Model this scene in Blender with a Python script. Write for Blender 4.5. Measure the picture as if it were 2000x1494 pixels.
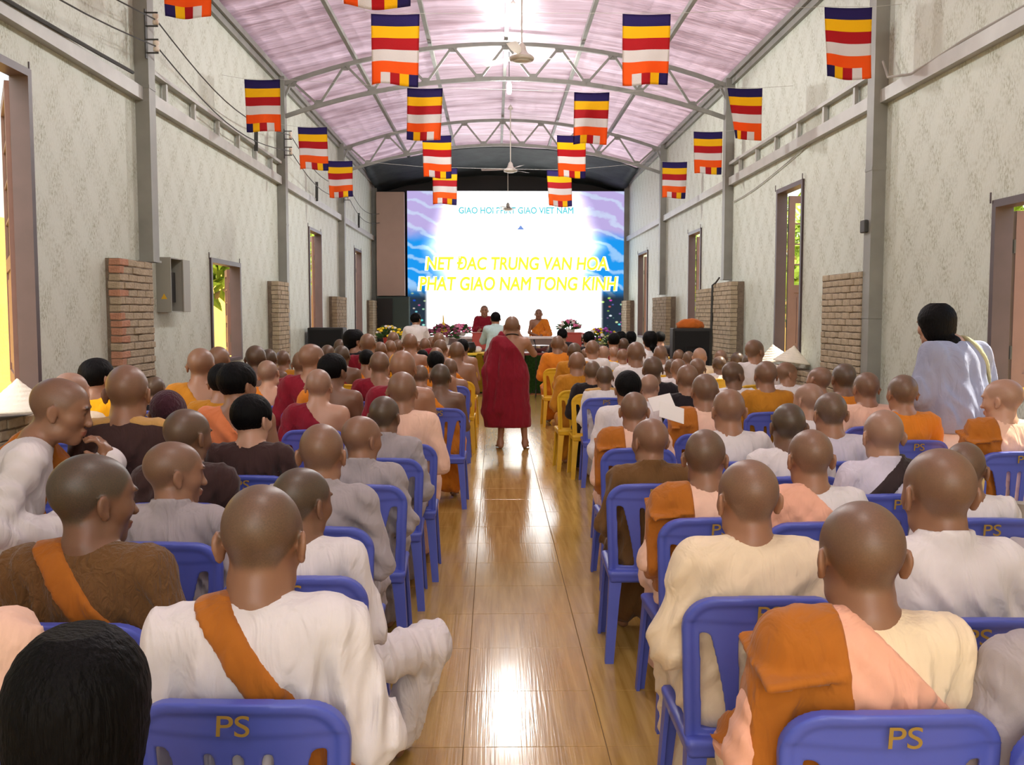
import bpy, bmesh, math, random
import numpy as np
from mathutils import Vector, Matrix, Euler, noise

for o in list(bpy.data.objects): bpy.data.objects.remove(o, do_unlink=True)
S = bpy.context.scene
COL = S.collection
PI = math.pi
R = math.radians
FPX, HCAM = 1890.0, 1.65            # focal length in pixels of the 2000x1494 frame, eye height

# ---------------------------------------------------------------- camera
cam_d = bpy.data.cameras.new('camera'); cam = bpy.data.objects.new('camera', cam_d); COL.objects.link(cam)
cam_d.sensor_width = 36; cam_d.lens = 36 * FPX / 2000; cam_d.clip_start = .05; cam_d.clip_end = 300
cam.location = (0, 0, HCAM); cam.rotation_euler = (R(90 - 4.09), 0, R(-1.06))
S.camera = cam
# ---------------------------------------------------------------- light of the place
w = bpy.data.worlds.new('sky'); S.world = w; w.use_nodes = True
wn = w.node_tree.nodes; wl = w.node_tree.links
sky = wn.new('ShaderNodeTexSky'); sky.sky_type = 'NISHITA'; sky.sun_disc = False
sky.sun_elevation = R(48); sky.sun_rotation = R(200); sky.air_density = 1.6; sky.dust_density = 4
wl.new(sky.outputs[0], wn['Background'].inputs[0]); wn['Background'].inputs[1].default_value = .30
sun_d = bpy.data.lights.new('sun', 'SUN'); sun_d.energy = 7.5; sun_d.angle = R(.6); sun_d.color = (1, .9, .72)
sun = bpy.data.objects.new('sun', sun_d); COL.objects.link(sun); sun.rotation_euler = (R(-10), R(30), 0)
S.view_settings.view_transform = 'Standard'; S.view_settings.look = 'None'
S.view_settings.exposure = 0.52; S.view_settings.gamma = 1; S.view_settings.use_curve_mapping = False

# ---------------------------------------------------------------- helpers
def lin(r, g, b, a=1):
    f = lambda c: (c/255/12.92) if c/255 <= .04045 else ((c/255+.055)/1.055)**2.4
    return (f(r), f(g), f(b), a)
def at(px, py, Y):
    """a photo pixel at depth Y -> (X, Z) in the hall"""
    c = np.array([(px-1000)/FPX, 1.0, (747-py)/FPX])
    p, yw = R(-4.09), R(-1.06)
    y1 = c[1]*math.cos(p) - c[2]*math.sin(p); z1 = c[1]*math.sin(p) + c[2]*math.cos(p)
    x2 = c[0]*math.cos(yw) - y1*math.sin(yw); y2 = c[0]*math.sin(yw) + y1*math.cos(yw)
    return x2/y2*Y, HCAM + z1/y2*Y
def tag(o, label=None, cat=None, group=None, kind=None):
    if label: o['label'] = label
    if cat: o['category'] = cat
    if group: o['group'] = group
    if kind: o['kind'] = kind
    return o
def link(name, me, parent=None, mat=None, loc=None):
    o = bpy.data.objects.new(name, me); COL.objects.link(o)
    if mat and me is not None:
        if len(me.materials) == 0: me.materials.append(mat)
    if parent: o.parent = parent
    if loc is not None: o.location = loc
    return o
def empty(name, loc=(0,0,0), rz=0):
    o = bpy.data.objects.new(name, None); COL.objects.link(o); o.location = loc; o.rotation_euler = (0,0,rz)
    o.empty_display_size = .1
    return o
def bm_mesh(name, bm, smooth=False, mat=None):
    me = bpy.data.meshes.new(name); bm.normal_update(); bm.to_mesh(me); bm.free()
    if smooth: me.polygons.foreach_set('use_smooth', [True]*len(me.polygons))
    if mat: me.materials.append(mat)
    return me
def box(bm, x0, x1, y0, y1, z0, z1, mi=0):
    v = [bm.verts.new(p) for p in ((x0,y0,z0),(x1,y0,z0),(x1,y1,z0),(x0,y1,z0),(x0,y0,z1),(x1,y0,z1),(x1,y1,z1),(x0,y1,z1))]
    for f in ((0,3,2,1),(4,5,6,7),(0,1,5,4),(1,2,6,5),(2,3,7,6),(3,0,4,7)):
        bm.faces.new([v[i] for i in f]).material_index = mi
    return v
def boxm(name, b, mat=None, bev=0, parent=None, smooth=False):
    bm = bmesh.new(); box(bm, *b)
    if bev: bmesh.ops.bevel(bm, geom=bm.edges[:], offset=bev, segments=1, affect='EDGES')
    return link(name, bm_mesh(name, bm, smooth), parent, mat)
def bar(bm, a, b, w, h=None, up=(0,0,1)):
    """square bar from a to b"""
    a, b = Vector(a), Vector(b); d = (b-a).normalized(); h = h or w
    u = Vector(up)
    if abs(d.dot(u)) > .98: u = Vector((0,1,0))
    s = d.cross(u).normalized()*w/2; t = s.normalized().cross(d).normalized()*h/2
    v = [bm.verts.new(p + i*s + j*t) for p in (a,b) for i,j in ((-1,-1),(1,-1),(1,1),(-1,1))]
    for f in ((0,3,2,1),(4,5,6,7),(0,1,5,4),(1,2,6,5),(2,3,7,6),(3,0,4,7)): bm.faces.new([v[i] for i in f])
def tube(bm, pts, r, n=8, cap=True):
    pts = [Vector(p) for p in pts]; rings = []
    rr = r if isinstance(r, (list, tuple)) else [r]*len(pts)
    for i, p in enumerate(pts):
        d = (pts[min(i+1, len(pts)-1)] - pts[max(i-1, 0)]).normalized()
        u = Vector((0,0,1)) if abs(d.z) < .9 else Vector((0,1,0))
        s = d.cross(u).normalized(); t = s.cross(d)
        rings.append([bm.verts.new(p + rr[i]*(math.cos(2*PI*k/n)*s + math.sin(2*PI*k/n)*t)) for k in range(n)])
    for a, b in zip(rings, rings[1:]):
        for k in range(n): bm.faces.new((a[k], a[(k+1)%n], b[(k+1)%n], b[k]))
    if cap: bm.faces.new(rings[0][::-1]); bm.faces.new(rings[-1])
def lathe(bm, prof, n=20, c=(0,0,0)):
    rings = [[bm.verts.new((c[0]+r*math.cos(2*PI*k/n), c[1]+r*math.sin(2*PI*k/n), c[2]+z)) for k in range(n)] for r, z in prof]
    for a, b in zip(rings, rings[1:]):
        for k in range(n): bm.faces.new((a[k], a[(k+1)%n], b[(k+1)%n], b[k]))
    bm.faces.new(rings[0][::-1]); bm.faces.new(rings[-1])
def text_mesh(s, size, ext=.002, align='CENTER', shear=0, off=0, bev=0):
    c = bpy.data.curves.new('t', 'FONT'); c.body = s; c.size = size; c.extrude = ext; c.align_x = align; c.shear = shear; c.offset = off; c.bevel_depth = bev; c.bevel_resolution = 0
    o = bpy.data.objects.new('t', c); COL.objects.link(o)
    me = bpy.data.meshes.new_from_object(o.evaluated_get(bpy.context.evaluated_depsgraph_get()))
    bpy.data.objects.remove(o, do_unlink=True); return me

# ---------------------------------------------------------------- materials
def mat(name, col=(.5,.5,.5,1), rough=.6, metal=0, spec=.5, bump=0, bscale=40, var=0, vscale=6, emit=None, estr=0, stretch=(1,1,1), sheen=0, obj_color=False):
    m = bpy.data.materials.new(name); m.use_nodes = True
    nt = m.node_tree; N = nt.nodes; L = nt.links; p = N['Principled BSDF']
    p.inputs['Base Color'].default_value = col; p.inputs['Roughness'].default_value = rough
    p.inputs['Metallic'].default_value = metal; p.inputs['Specular IOR Level'].default_value = spec
    if sheen: p.inputs['Sheen Weight'].default_value = sheen
    src = None
    if obj_color:
        oi = N.new('ShaderNodeObjectInfo'); src = oi.outputs['Color']
        L.new(src, p.inputs['Base Color'])
    if var or bump:
        tc = N.new('ShaderNodeTexCoord'); mp = N.new('ShaderNodeMapping'); mp.inputs['Scale'].default_value = stretch
        L.new(tc.outputs['Object'], mp.inputs['Vector'])
    if var:
        n1 = N.new('ShaderNodeTexNoise'); n1.inputs['Scale'].default_value = vscale; n1.inputs['Detail'].default_value = 5
        L.new(mp.outputs[0], n1.inputs['Vector'])
        mr = N.new('ShaderNodeMapRange'); mr.inputs['From Min'].default_value = .3; mr.inputs['From Max'].default_value = .7
        mr.inputs['To Min'].default_value = 1-var; mr.inputs['To Max'].default_value = 1+var
        L.new(n1.outputs['Fac'], mr.inputs['Value'])
        mx = N.new('ShaderNodeVectorMath'); mx.operation = 'SCALE'
        if src: L.new(src, mx.inputs[0])
        else: mx.inputs[0].default_value = col[:3]
        L.new(mr.outputs[0], mx.inputs['Scale']); L.new(mx.outputs[0], p.inputs['Base Color'])
    if bump:
        n2 = N.new('ShaderNodeTexNoise'); n2.inputs['Scale'].default_value = bscale; n2.inputs['Detail'].default_value = 3
        L.new(mp.outputs[0], n2.inputs['Vector'])
        bp = N.new('ShaderNodeBump'); bp.inputs['Strength'].default_value = bump; bp.inputs['Distance'].default_value = .02
        L.new(n2.outputs['Fac'], bp.inputs['Height']); L.new(bp.outputs[0], p.inputs['Normal'])
    if emit: p.inputs['Emission Color'].default_value = emit; p.inputs['Emission Strength'].default_value = estr
    return m
# ---------------------------------------------------------------- distance fields -> continuous meshes
def axis(*seg):
    out = []
    for a, b, h in seg:
        n = max(1, round((b-a)/h)); out += list(np.linspace(a, b, n, endpoint=False))
    return np.array(out + [seg[-1][1]], np.float32)
class Field:
    def __init__(s, xs, ys, zs):
        s.ax = (xs, ys, zs); s.F = np.full((len(xs), len(ys), len(zs)), .25, np.float32)
    def sub(s, lo, hi):
        sl = []; co = []
        for i in range(3):
            a = max(0, np.searchsorted(s.ax[i], lo[i])-1); b = min(len(s.ax[i]), np.searchsorted(s.ax[i], hi[i])+1)
            if b <= a: return None, None
            sl.append(slice(a, b)); sh = [1,1,1]; sh[i] = -1; co.append(s.ax[i][a:b].reshape(sh))
        return tuple(sl), co
    def put(s, d, sl, k, op):
        a = s.F[sl]
        if op == 'sub': d = -d
        if k > 0:
            h = np.clip(.5 + .5*(d-a)/k, 0, 1)
            if op == 'add': s.F[sl] = d*(1-h) + a*h - k*h*(1-h)
            else: h = 1-h; s.F[sl] = d*(1-h) + a*h + k*h*(1-h)
        else: s.F[sl] = np.minimum(a, d) if op == 'add' else np.maximum(a, d)
    def cap(s, a, b, ra, rb=None, k=.02, sc=(1,1,1), op='add'):
        rb = ra if rb is None else rb; a = np.array(a, float); b = np.array(b, float); sc = np.array(sc, float)
        m = max(ra, rb)*sc + k + .03
        sl, co = s.sub(np.minimum(a,b)-m, np.maximum(a,b)+m)
        if sl is None: return
        A, B = a/sc, b/sc; D = B-A; bb = max(D@D, 1e-9)
        P = [co[i]/sc[i] - A[i] for i in range(3)]
        t = np.clip((P[0]*D[0]+P[1]*D[1]+P[2]*D[2])/bb, 0, 1)
        d = np.sqrt((P[0]-t*D[0])**2 + (P[1]-t*D[1])**2 + (P[2]-t*D[2])**2) - (ra+(rb-ra)*t)
        s.put((d*sc.min()).astype(np.float32), sl, k, op)
    def ell(s, c, r, k=.02, M=None, op='add'):
        """ellipsoid; M rotates its axes"""
        c = np.array(c, float); r = np.array(r, float); m = r.max() + k + .02
        sl, co = s.sub(c-m, c+m)
        if sl is None: return
        P = [co[i]-c[i] for i in range(3)]
        if M is not None: P = [P[0]*M[0,j] + P[1]*M[1,j] + P[2]*M[2,j] for j in range(3)]
        k0 = np.sqrt((P[0]/r[0])**2 + (P[1]/r[1])**2 + (P[2]/r[2])**2)
        k1 = np.sqrt((P[0]/r[0]**2)**2 + (P[1]/r[1]**2)**2 + (P[2]/r[2]**2)**2) + 1e-6
        s.put((k0*(k0-1)/k1).astype(np.float32), sl, k, op)
    def rbox(s, c, h, r=.01, k=.01, M=None, op='add'):
        c = np.array(c, float); h = np.array(h, float); m = np.linalg.norm(h) + k + .02
        sl, co = s.sub(c-m, c+m)
        if sl is None: return
        P = [co[i]-c[i] for i in range(3)]
        if M is not None: P = [P[0]*M[0,j] + P[1]*M[1,j] + P[2]*M[2,j] for j in range(3)]
        q = [np.abs(P[i]) - (h[i]-r) for i in range(3)]
        d = np.sqrt(np.maximum(q[0],0)**2 + np.maximum(q[1],0)**2 + np.maximum(q[2],0)**2) + np.minimum(np.maximum(np.maximum(q[0],q[1]),q[2]),0) - r
        s.put(d.astype(np.float32), sl, k, op)
    def grid(s): return s.ax[0][:,None,None], s.ax[1][None,:,None], s.ax[2][None,None,:]
    def mesh(s, name, F=None):
        F = s.F if F is None else F
        F = F.copy(); F[0]=F[-1]=.2; F[:,0]=F[:,-1]=.2; F[:,:,0]=F[:,:,-1]=.2
        xs, ys, zs = s.ax; sg = F < 0
        c = sg[:-1,:-1,:-1].astype(np.int8)
        for i in range(8):
            if i: c = c + sg[(i&1):sg.shape[0]-1+(i&1), ((i>>1)&1):sg.shape[1]-1+((i>>1)&1), ((i>>2)&1):sg.shape[2]-1+((i>>2)&1)]
        act = (c > 0) & (c < 8); I = np.argwhere(act)
        if len(I) == 0: return bpy.data.meshes.new(name)
        idx = np.full(act.shape, -1, np.int32); idx[act] = np.arange(len(I))
        off = np.array([[i&1, (i>>1)&1, (i>>2)&1] for i in range(8)])
        cv = np.stack([F[I[:,0]+o[0], I[:,1]+o[1], I[:,2]+o[2]] for o in off], 1)
        acc = np.zeros((len(I),3)); cnt = np.zeros(len(I))
        for a in range(8):
            for ax in range(3):
                if off[a][ax]: continue
                b = a | (1<<ax); va, vb = cv[:,a], cv[:,b]; m = (va<0) != (vb<0)
                t = np.where(m, va/(va-vb+1e-12*(va==vb)), 0)
                e = np.tile(off[a].astype(float), (len(I),1)); e[:,ax] += t
                acc += e*m[:,None]; cnt += m
        f = acc/cnt[:,None]
        V = np.stack([A[I[:,i]] + f[:,i]*(A[I[:,i]+1]-A[I[:,i]]) for i, A in enumerate((xs,ys,zs))], 1)
        Q = []
        for ax in range(3):
            u, v = [(1,2),(2,0),(0,1)][ax]
            s0 = [slice(None)]*3; s1 = [slice(None)]*3; s0[ax] = slice(0,-1); s1[ax] = slice(1,None)
            for z in (u, v): s0[z] = slice(1,-1); s1[z] = slice(1,-1)
            a, b = sg[tuple(s0)], sg[tuple(s1)]; E = np.argwhere(a != b)
            fl = a[tuple(E.T)]; E = E.copy(); E[:,u] += 1; E[:,v] += 1
            def cell(du, dv):
                G = E.copy(); G[:,u] += du; G[:,v] += dv; return idx[tuple(G.T)]
            q = np.stack([cell(-1,-1), cell(0,-1), cell(0,0), cell(-1,0)], 1)
            Q.append(np.where(fl[:,None], q, q[:,::-1]))
        Q = np.concatenate(Q)
        me = bpy.data.meshes.new(name); me.vertices.add(len(V)); me.vertices.foreach_set('co', V.astype(np.float32).ravel())
        me.loops.add(len(Q)*4); me.loops.foreach_set('vertex_index', Q.astype(np.int32).ravel())
        me.polygons.add(len(Q)); me.polygons.foreach_set('loop_start', np.arange(0, len(Q)*4, 4, dtype=np.int32))
        me.polygons.foreach_set('use_smooth', np.ones(len(Q), bool)); me.update(calc_edges=True); return me
def verts_of(me):
    a = np.empty(len(me.vertices)*3, np.float32); me.vertices.foreach_get('co', a); return a.reshape(-1,3)
def ss(x, a, b):
    t = np.clip((x-a)/(b-a), 0, 1); return t*t*(3-2*t)
def rot(yaw=0, pitch=0, roll=0):
    """head turn in degrees: yaw + = to the person's left, pitch + = nods forward/down, roll + = tips to the right"""
    return np.array((Matrix.Rotation(R(yaw),3,'Z') @ Matrix.Rotation(R(-pitch),3,'X') @ Matrix.Rotation(R(roll),3,'Y')))

# ---------------------------------------------------------------- the figure
HC = np.array((0,.045,1.175))       # ear level of a seated figure facing +Y whose seat is at z .43
def head_field(F, c, M, k=1.0, ears=True, neck=None, thin=1.0):
    T = lambda *p: c + M @ (np.array(p)*k)
    E = lambda p, r, kk=.02, A=None, op='add': F.ell(T(*p), np.array(r)*k, kk*k, M if A is None else M @ A, op)
    E((0,-.014,.034), (.0775*thin,.096,.086), 0)
    E((0,.030,.020), (.070*thin,.066,.078), .03)
    E((0,.034,-.045), (.056*thin,.056,.066), .03)
    E((0,.066,-.094), (.027,.024,.022), .03)                       # chin
    for s in (-1,1):
        E((s*.046,.050,-.020), (.026,.030,.026), .025)             # cheek
        E((s*.047,.012,-.075), (.020,.034,.022), .03)              # jaw corner
        E((s*.031,.098,.012), (.020,.016,.012), .012, op='sub')    # socket
        E((s*.031,.082,.010), (.0135,.0125,.0105), .004)           # eye
        E((s*.031,.090,.030), (.024,.010,.006), .012)              # brow
        E((s*.012,.108,-.032), (.010,.010,.008), .008)             # nostril wing
        if ears:
            A = np.array(Matrix.Rotation(R(s*24),3,'Z') @ Matrix.Rotation(R(12),3,'X'))
            E((s*.084,-.012,-.004), (.0085,.020,.031), .006, A)
            E((s*.083,-.004,-.030), (.007,.010,.010), .008, A)     # lobe
            E((s*.0945,-.006,.000), (.006,.011,.020), .005, A, 'sub')
    F.cap(T(0,.090,.016), T(0,.105,-.026), .008*k, .0130*k, .014*k)  # nose
    E((0,.094,-.058), (.025,.011,.0075), .007)                      # lips
    E((0,.092,-.070), (.021,.011,.0075), .007)
    if neck is not None: F.cap(T(0,-.012,-.050), neck, .052*k, .056*k, .028*k, (1,1.06,1))
def paint_head(me, c, M, k=1.0):
    V = (verts_of(me).astype(float) - c) @ M / k
    x, y, z = np.abs(V[:,0]), V[:,1], V[:,2]
    hl = np.interp(y, [-.11,-.05,-.012,.03,.06,.10], [-.060,-.050,.015,.012,.05,.075])
    st = ss(z-hl, -.010, .016) * (1-ss(x, .081, .086)) * (z > -.09)
    lip = (((x/.026)**2 + ((y-.10)/.02)**2 + ((z+.064)/.014)**2) < 1).astype(float)
    eye = np.maximum((((x-.031)/.013)**2 + ((y-.094)/.011)**2 + ((z-.010)/.006)**2 < 1), (((x-.031)/.024)**2 + ((y-.096)/.016)**2 + ((z-.032)/.006)**2 < 1)).astype(float)
    a = me.color_attributes.new('paint', 'FLOAT_COLOR', 'POINT')
    a.data.foreach_set('color', np.stack([st, lip, eye, np.ones_like(st)], 1).astype(np.float32).ravel())
def hand_field(F, w, tip, up, side, s=1.0, curl=.5):
    """wrist w, direction of the fingers, back-of-hand normal, thumb side"""
    w = np.array(w, float); d = np.array(tip, float); d /= np.linalg.norm(d); u = np.array(up, float); u -= d*(u@d); u /= np.linalg.norm(u)
    l = np.cross(d, u)*side
    F.cap(w, w+d*.045, .026*s, .030*s, .015, (1,1,1)); F.cap(w+d*.03-l*.018, w+d*.075-l*.024, .017*s, .014*s, .012); F.cap(w+d*.03+l*.018, w+d*.078+l*.024, .017*s, .014*s, .012)
    F.cap(w+d*.04, w+d*.080, .018*s, .014*s, .012)
    for i, (o, L) in enumerate(((.030,.068),(.010,.078),(-.010,.072),(-.029,.056))):
        p = w + d*.078 + l*o
        for q in range(3):
            ang = curl*(.5+q*.75); e = p + (d*math.cos(ang) - u*math.sin(ang))*L*(.45,.32,.25)[q]*s
            F.cap(p, e, max(.0092*s, F.fr), max(.0082*s, F.fr), .003); p = e
    p = w + d*.02 + l*.028
    for q in range(2):
        e = p + (l*(.7-.4*q) + d*(.6+.3*q) - u*(.3+curl*.5))*.036*s; F.cap(p, e, max(.0115*s, F.fr), max(.010*s, F.fr), .006); p = e
def foot_field(F, a, yaw=0, s=1.0):
    a = np.array(a, float); d = np.array((-math.sin(yaw), math.cos(yaw), 0)); l = np.array((d[1], -d[0], 0))
    F.cap(a+(0,0,.01), a - d*.03 + (0,0,-.045), .036*s, .034*s, .02)
    F.cap(a+d*.02+(0,0,-.02), a+d*.115+(0,0,-.055), .034*s, .026*s, .03, (1.25,1.25,1))
    for i in range(5):
        p = a + d*(.135-.009*i) + l*(.030-.015*i)*(-1) + (0,0,-.066); F.cap(p, p+d*.030, .0115*s, .0105*s, .006)
BODY0 = dict(yaw=0, pitch=6, roll=0, hy=0, hz=0, hx=0, lean=0, arms='lap', seat=True, k=1.0, thin=1.0, knee=.13)
def joints(P):
    """joint positions of a seated figure"""
    lean = P['lean']; J = {}
    def up(x, y, z):                                                # tilt the trunk about the hips
        dz = z-.5; return np.array((x, y + dz*math.sin(R(lean)), .5 + dz*math.cos(R(lean))))
    J['pel'] = np.array((0,0,.545)); J['waist'] = up(0,-.01,.70); J['chest'] = up(0,-.015,.90); J['neck'] = up(0,-.005,1.055)
    J['head'] = up(*HC) + (P['hx'], P['hy'], P['hz'])
    for s, n in ((-1,'l'),(1,'r')):
        J['sh'+n] = up(s*.172,-.01,.985)
        a = P['arms']
        if a == 'lap': J['el'+n] = up(s*.235,-.005,.72); J['wr'+n] = np.array((s*.085,.235+.02*lean/10,.665))
        elif a == 'wide': J['el'+n] = up(s*.265,.02,.73); J['wr'+n] = np.array((s*.14,.30,.65))
        elif a == 'fold': J['el'+n] = up(s*.225,.03,.73); J['wr'+n] = up(-s*.06,.20,.76)
        J['hip'+n] = np.array((s*.085,.03,.525)); J['kn'+n] = np.array((s*P['knee'],.44,.525)); J['an'+n] = np.array((s*(.10+(P['knee']-.13)*.3),.40,.085))
    J.update(P.get('J', {})); return J
def standing(P):
    J = {}; L = P.get('bend', 0)
    def up(x, y, z): dz = z-.9; return np.array((x, y+dz*math.sin(R(L)), .9+dz*math.cos(R(L))))
    J['pel'] = np.array((0,0,.89)); J['waist'] = up(0,0,1.03); J['chest'] = up(0,-.01,1.235); J['neck'] = up(0,-.003,1.385); J['head'] = up(0,.042,1.505) + (P['hx'], P['hy'], P['hz'])
    for s, n in ((-1,'l'),(1,'r')):
        J['sh'+n] = up(s*.172,-.005,1.315); J['el'+n] = up(s*.225,-.01,1.06); J['wr'+n] = up(s*.23,.05,.84)
        J['hip'+n] = np.array((s*.085,0,.87)); J['kn'+n] = np.array((s*.10,.02,.47)); J['an'+n] = np.array((s*.12,-.02,.085))
    for k_, v in P.get('J', {}).items(): J[k_] = np.array(v, float)
    return J
def body_mesh(name, P, J, res=1.0):
    hx, hy = J['head'][0], J['head'][1]; hz = J['head'][2]
    pts = np.array([J[k] for k in J]); lo, hi = pts.min(0)-.16, pts.max(0)+.16; lo[2] = max(-.02, pts[:,2].min()-.12); hi[2] += .03
    f, c = .0066*res, (.0165*res if not P.get('fine') else .0085)
    xs = axis((lo[0], hx-.12, c), (hx-.12, hx+.12, f), (hx+.12, hi[0], c)); ys = axis((lo[1], max(lo[1]+.01,hy-.13), c), (max(lo[1]+.01,hy-.13), hy+.14, f), (hy+.14, hi[1]+.12, c))
    zs = axis((lo[2], hz-.14, c), (hz-.14, hi[2], f))
    F = Field(xs, ys, zs); F.fr = c*.70; M = rot(P['yaw'], P['pitch'], P['roll'])
    head_field(F, J['head'], M, P['k'], neck=J['neck'], thin=P['thin'])
    nk = J['neck']
    for n in 'lr': F.cap(nk-(0,0,.02), J['sh'+n]*.8+nk*.2-(0,0,.01), .050, .045, .03)
    F.cap(J['shl'], J['shr'], .055, .055, .05); F.cap(J['chest'], J['waist'], .118, .105, .05, (1.3,.88,1)); F.cap(J['waist'], J['pel'], .105, .12, .05, (1.3,.95,1))
    for n, s in (('l',-1),('r',1)):
        F.cap(J['sh'+n], J['el'+n], .050, .039, .03); F.cap(J['el'+n], J['wr'+n], .039, .025, .02)
        F.cap(J['hip'+n], J['kn'+n], .080, .052, .04); F.cap(J['kn'+n], J['an'+n], .050, .034, .02)
        foot_field(F, J['an'+n], s*R(-8))
        hd = P.get('hand'+n)
        if hd: hand_field(F, J['wr'+n], *hd)
        else: hand_field(F, J['wr'+n], (-s*.6,.9,-.25), (0,.25,1), -s if False else s*-1, 1.0, .45)
    me = F.mesh(name); paint_head(me, J['head'], M, P['k']); return me
def hair_mesh(name, P, J, style='short', res=1.0):
    c, M, k = J['head'], rot(P['yaw'], P['pitch'], P['roll']), P['k']; f = .006*res
    ext = .16 if 'bun' not in style else .24
    F = Field(axis((c[0]-ext, c[0]+ext, f)), axis((c[1]-ext, c[1]+ext, f)), axis((c[2]-.20, c[2]+.16, f)))
    T = lambda *p: c + M @ (np.array(p)*k); E = lambda p, r, kk=.02, A=None, op='add': F.ell(T(*p), np.array(r)*k, kk*k, M if A is None else M @ A, op)
    if style == 'fullbun':
        E((0,-.014,.036), (.0985,.116,.106), 0); E((0,-.03,-.035), (.090,.088,.085), .03); E((0,.10,-.055), (.095,.095,.105), .012, op='sub'); E((.012,-.118,-.10), (.04,.04,.04), .02); F.cap(T(.012,-.12,-.11), T(.03,-.14,-.17), .03, .012, .02)
    elif style == 'full':
        E((0,-.014,.036), (.0985,.118,.108), 0); E((0,-.02,-.05), (.092,.098,.11), .04); E((0,.125,-.06), (.07,.07,.12), .01, op='sub')
    elif style == 'cap': E((0,-.014,.036), (.087,.107,.094), 0); E((0,.02,.03), (.082,.085,.080), .02)
    else:
        t = {'short': .008, 'thick': .020, 'bun': .016, 'fullbun': .02}[style]
        E((0,-.014,.036), (.0775+t,.096+t,.086+t), 0); E((0,.026,.034), (.070+t,.066+t,.078+t), .03)
        if style != 'short': E((0,-.045,-.03), (.072,.062,.06), .03)
    if style[:4] != 'full': E((0,.120,-.055), (.075,.085,.105), .012, op='sub'); E((0,.0,-.165), (.2,.2,.095), .02, op='sub')
    for s in (() if style[:4] == 'full' else (-1,1)): E((s*.088,.012,-.035), (.026,.040,.058), .012, op='sub')
    if style == 'bun': E((.012,-.105,-.075), (.036,.036,.036), .02); F.cap(T(.012,-.11,-.08), T(.02,-.13,-.14), .024, .010, .02)
    X, Y, Z = F.grid()
    if style != 'cap': F.F += .0016*np.sin(X*240+6*np.sin(Z*40))*np.cos(Y*90+4*np.sin(X*50)).astype(np.float32)
    return F.mesh(name)
def folds(F, seed, amp=.006, zt=1.02, vert=.35, nk=(0,0,1.05)):
    rs = np.random.RandomState(seed); X, Y, Z = F.grid(); out = 0
    n0 = np.array((1, rs.uniform(-.5,.5), rs.uniform(-.75,.75)*vert/.35))
    for i in range(4):
        a = n0 + rs.uniform(-1,1,3)*(.35,.45,.45*vert/.35); a *= rs.uniform(22,64)/np.linalg.norm(a); b = rs.uniform(-1,1,3)*9; c = rs.uniform(-1,1,3)*7
        w = np.sin(a[0]*X + a[1]*Y + a[2]*Z + rs.uniform(0,6) + 1.3*np.sin(b[0]*X+b[1]*Y+b[2]*Z+rs.uniform(0,6)))
        m = .35+.65*(.5+.5*np.sin(c[0]*X+c[1]*Y+c[2]*Z+rs.uniform(0,6)))
        out = out + (np.sqrt(w*w+.02)-.6)*m*rs.uniform(.6,1)
    F.F += (amp*.5*out*(0.6+.4*ss(zt-Z, 0, .18))*(.08+.92*ss(np.sqrt((X-nk[0])**2+(Y-nk[1])**2+(Z-nk[2])**2), .09, .21))).astype(np.float32)
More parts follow.
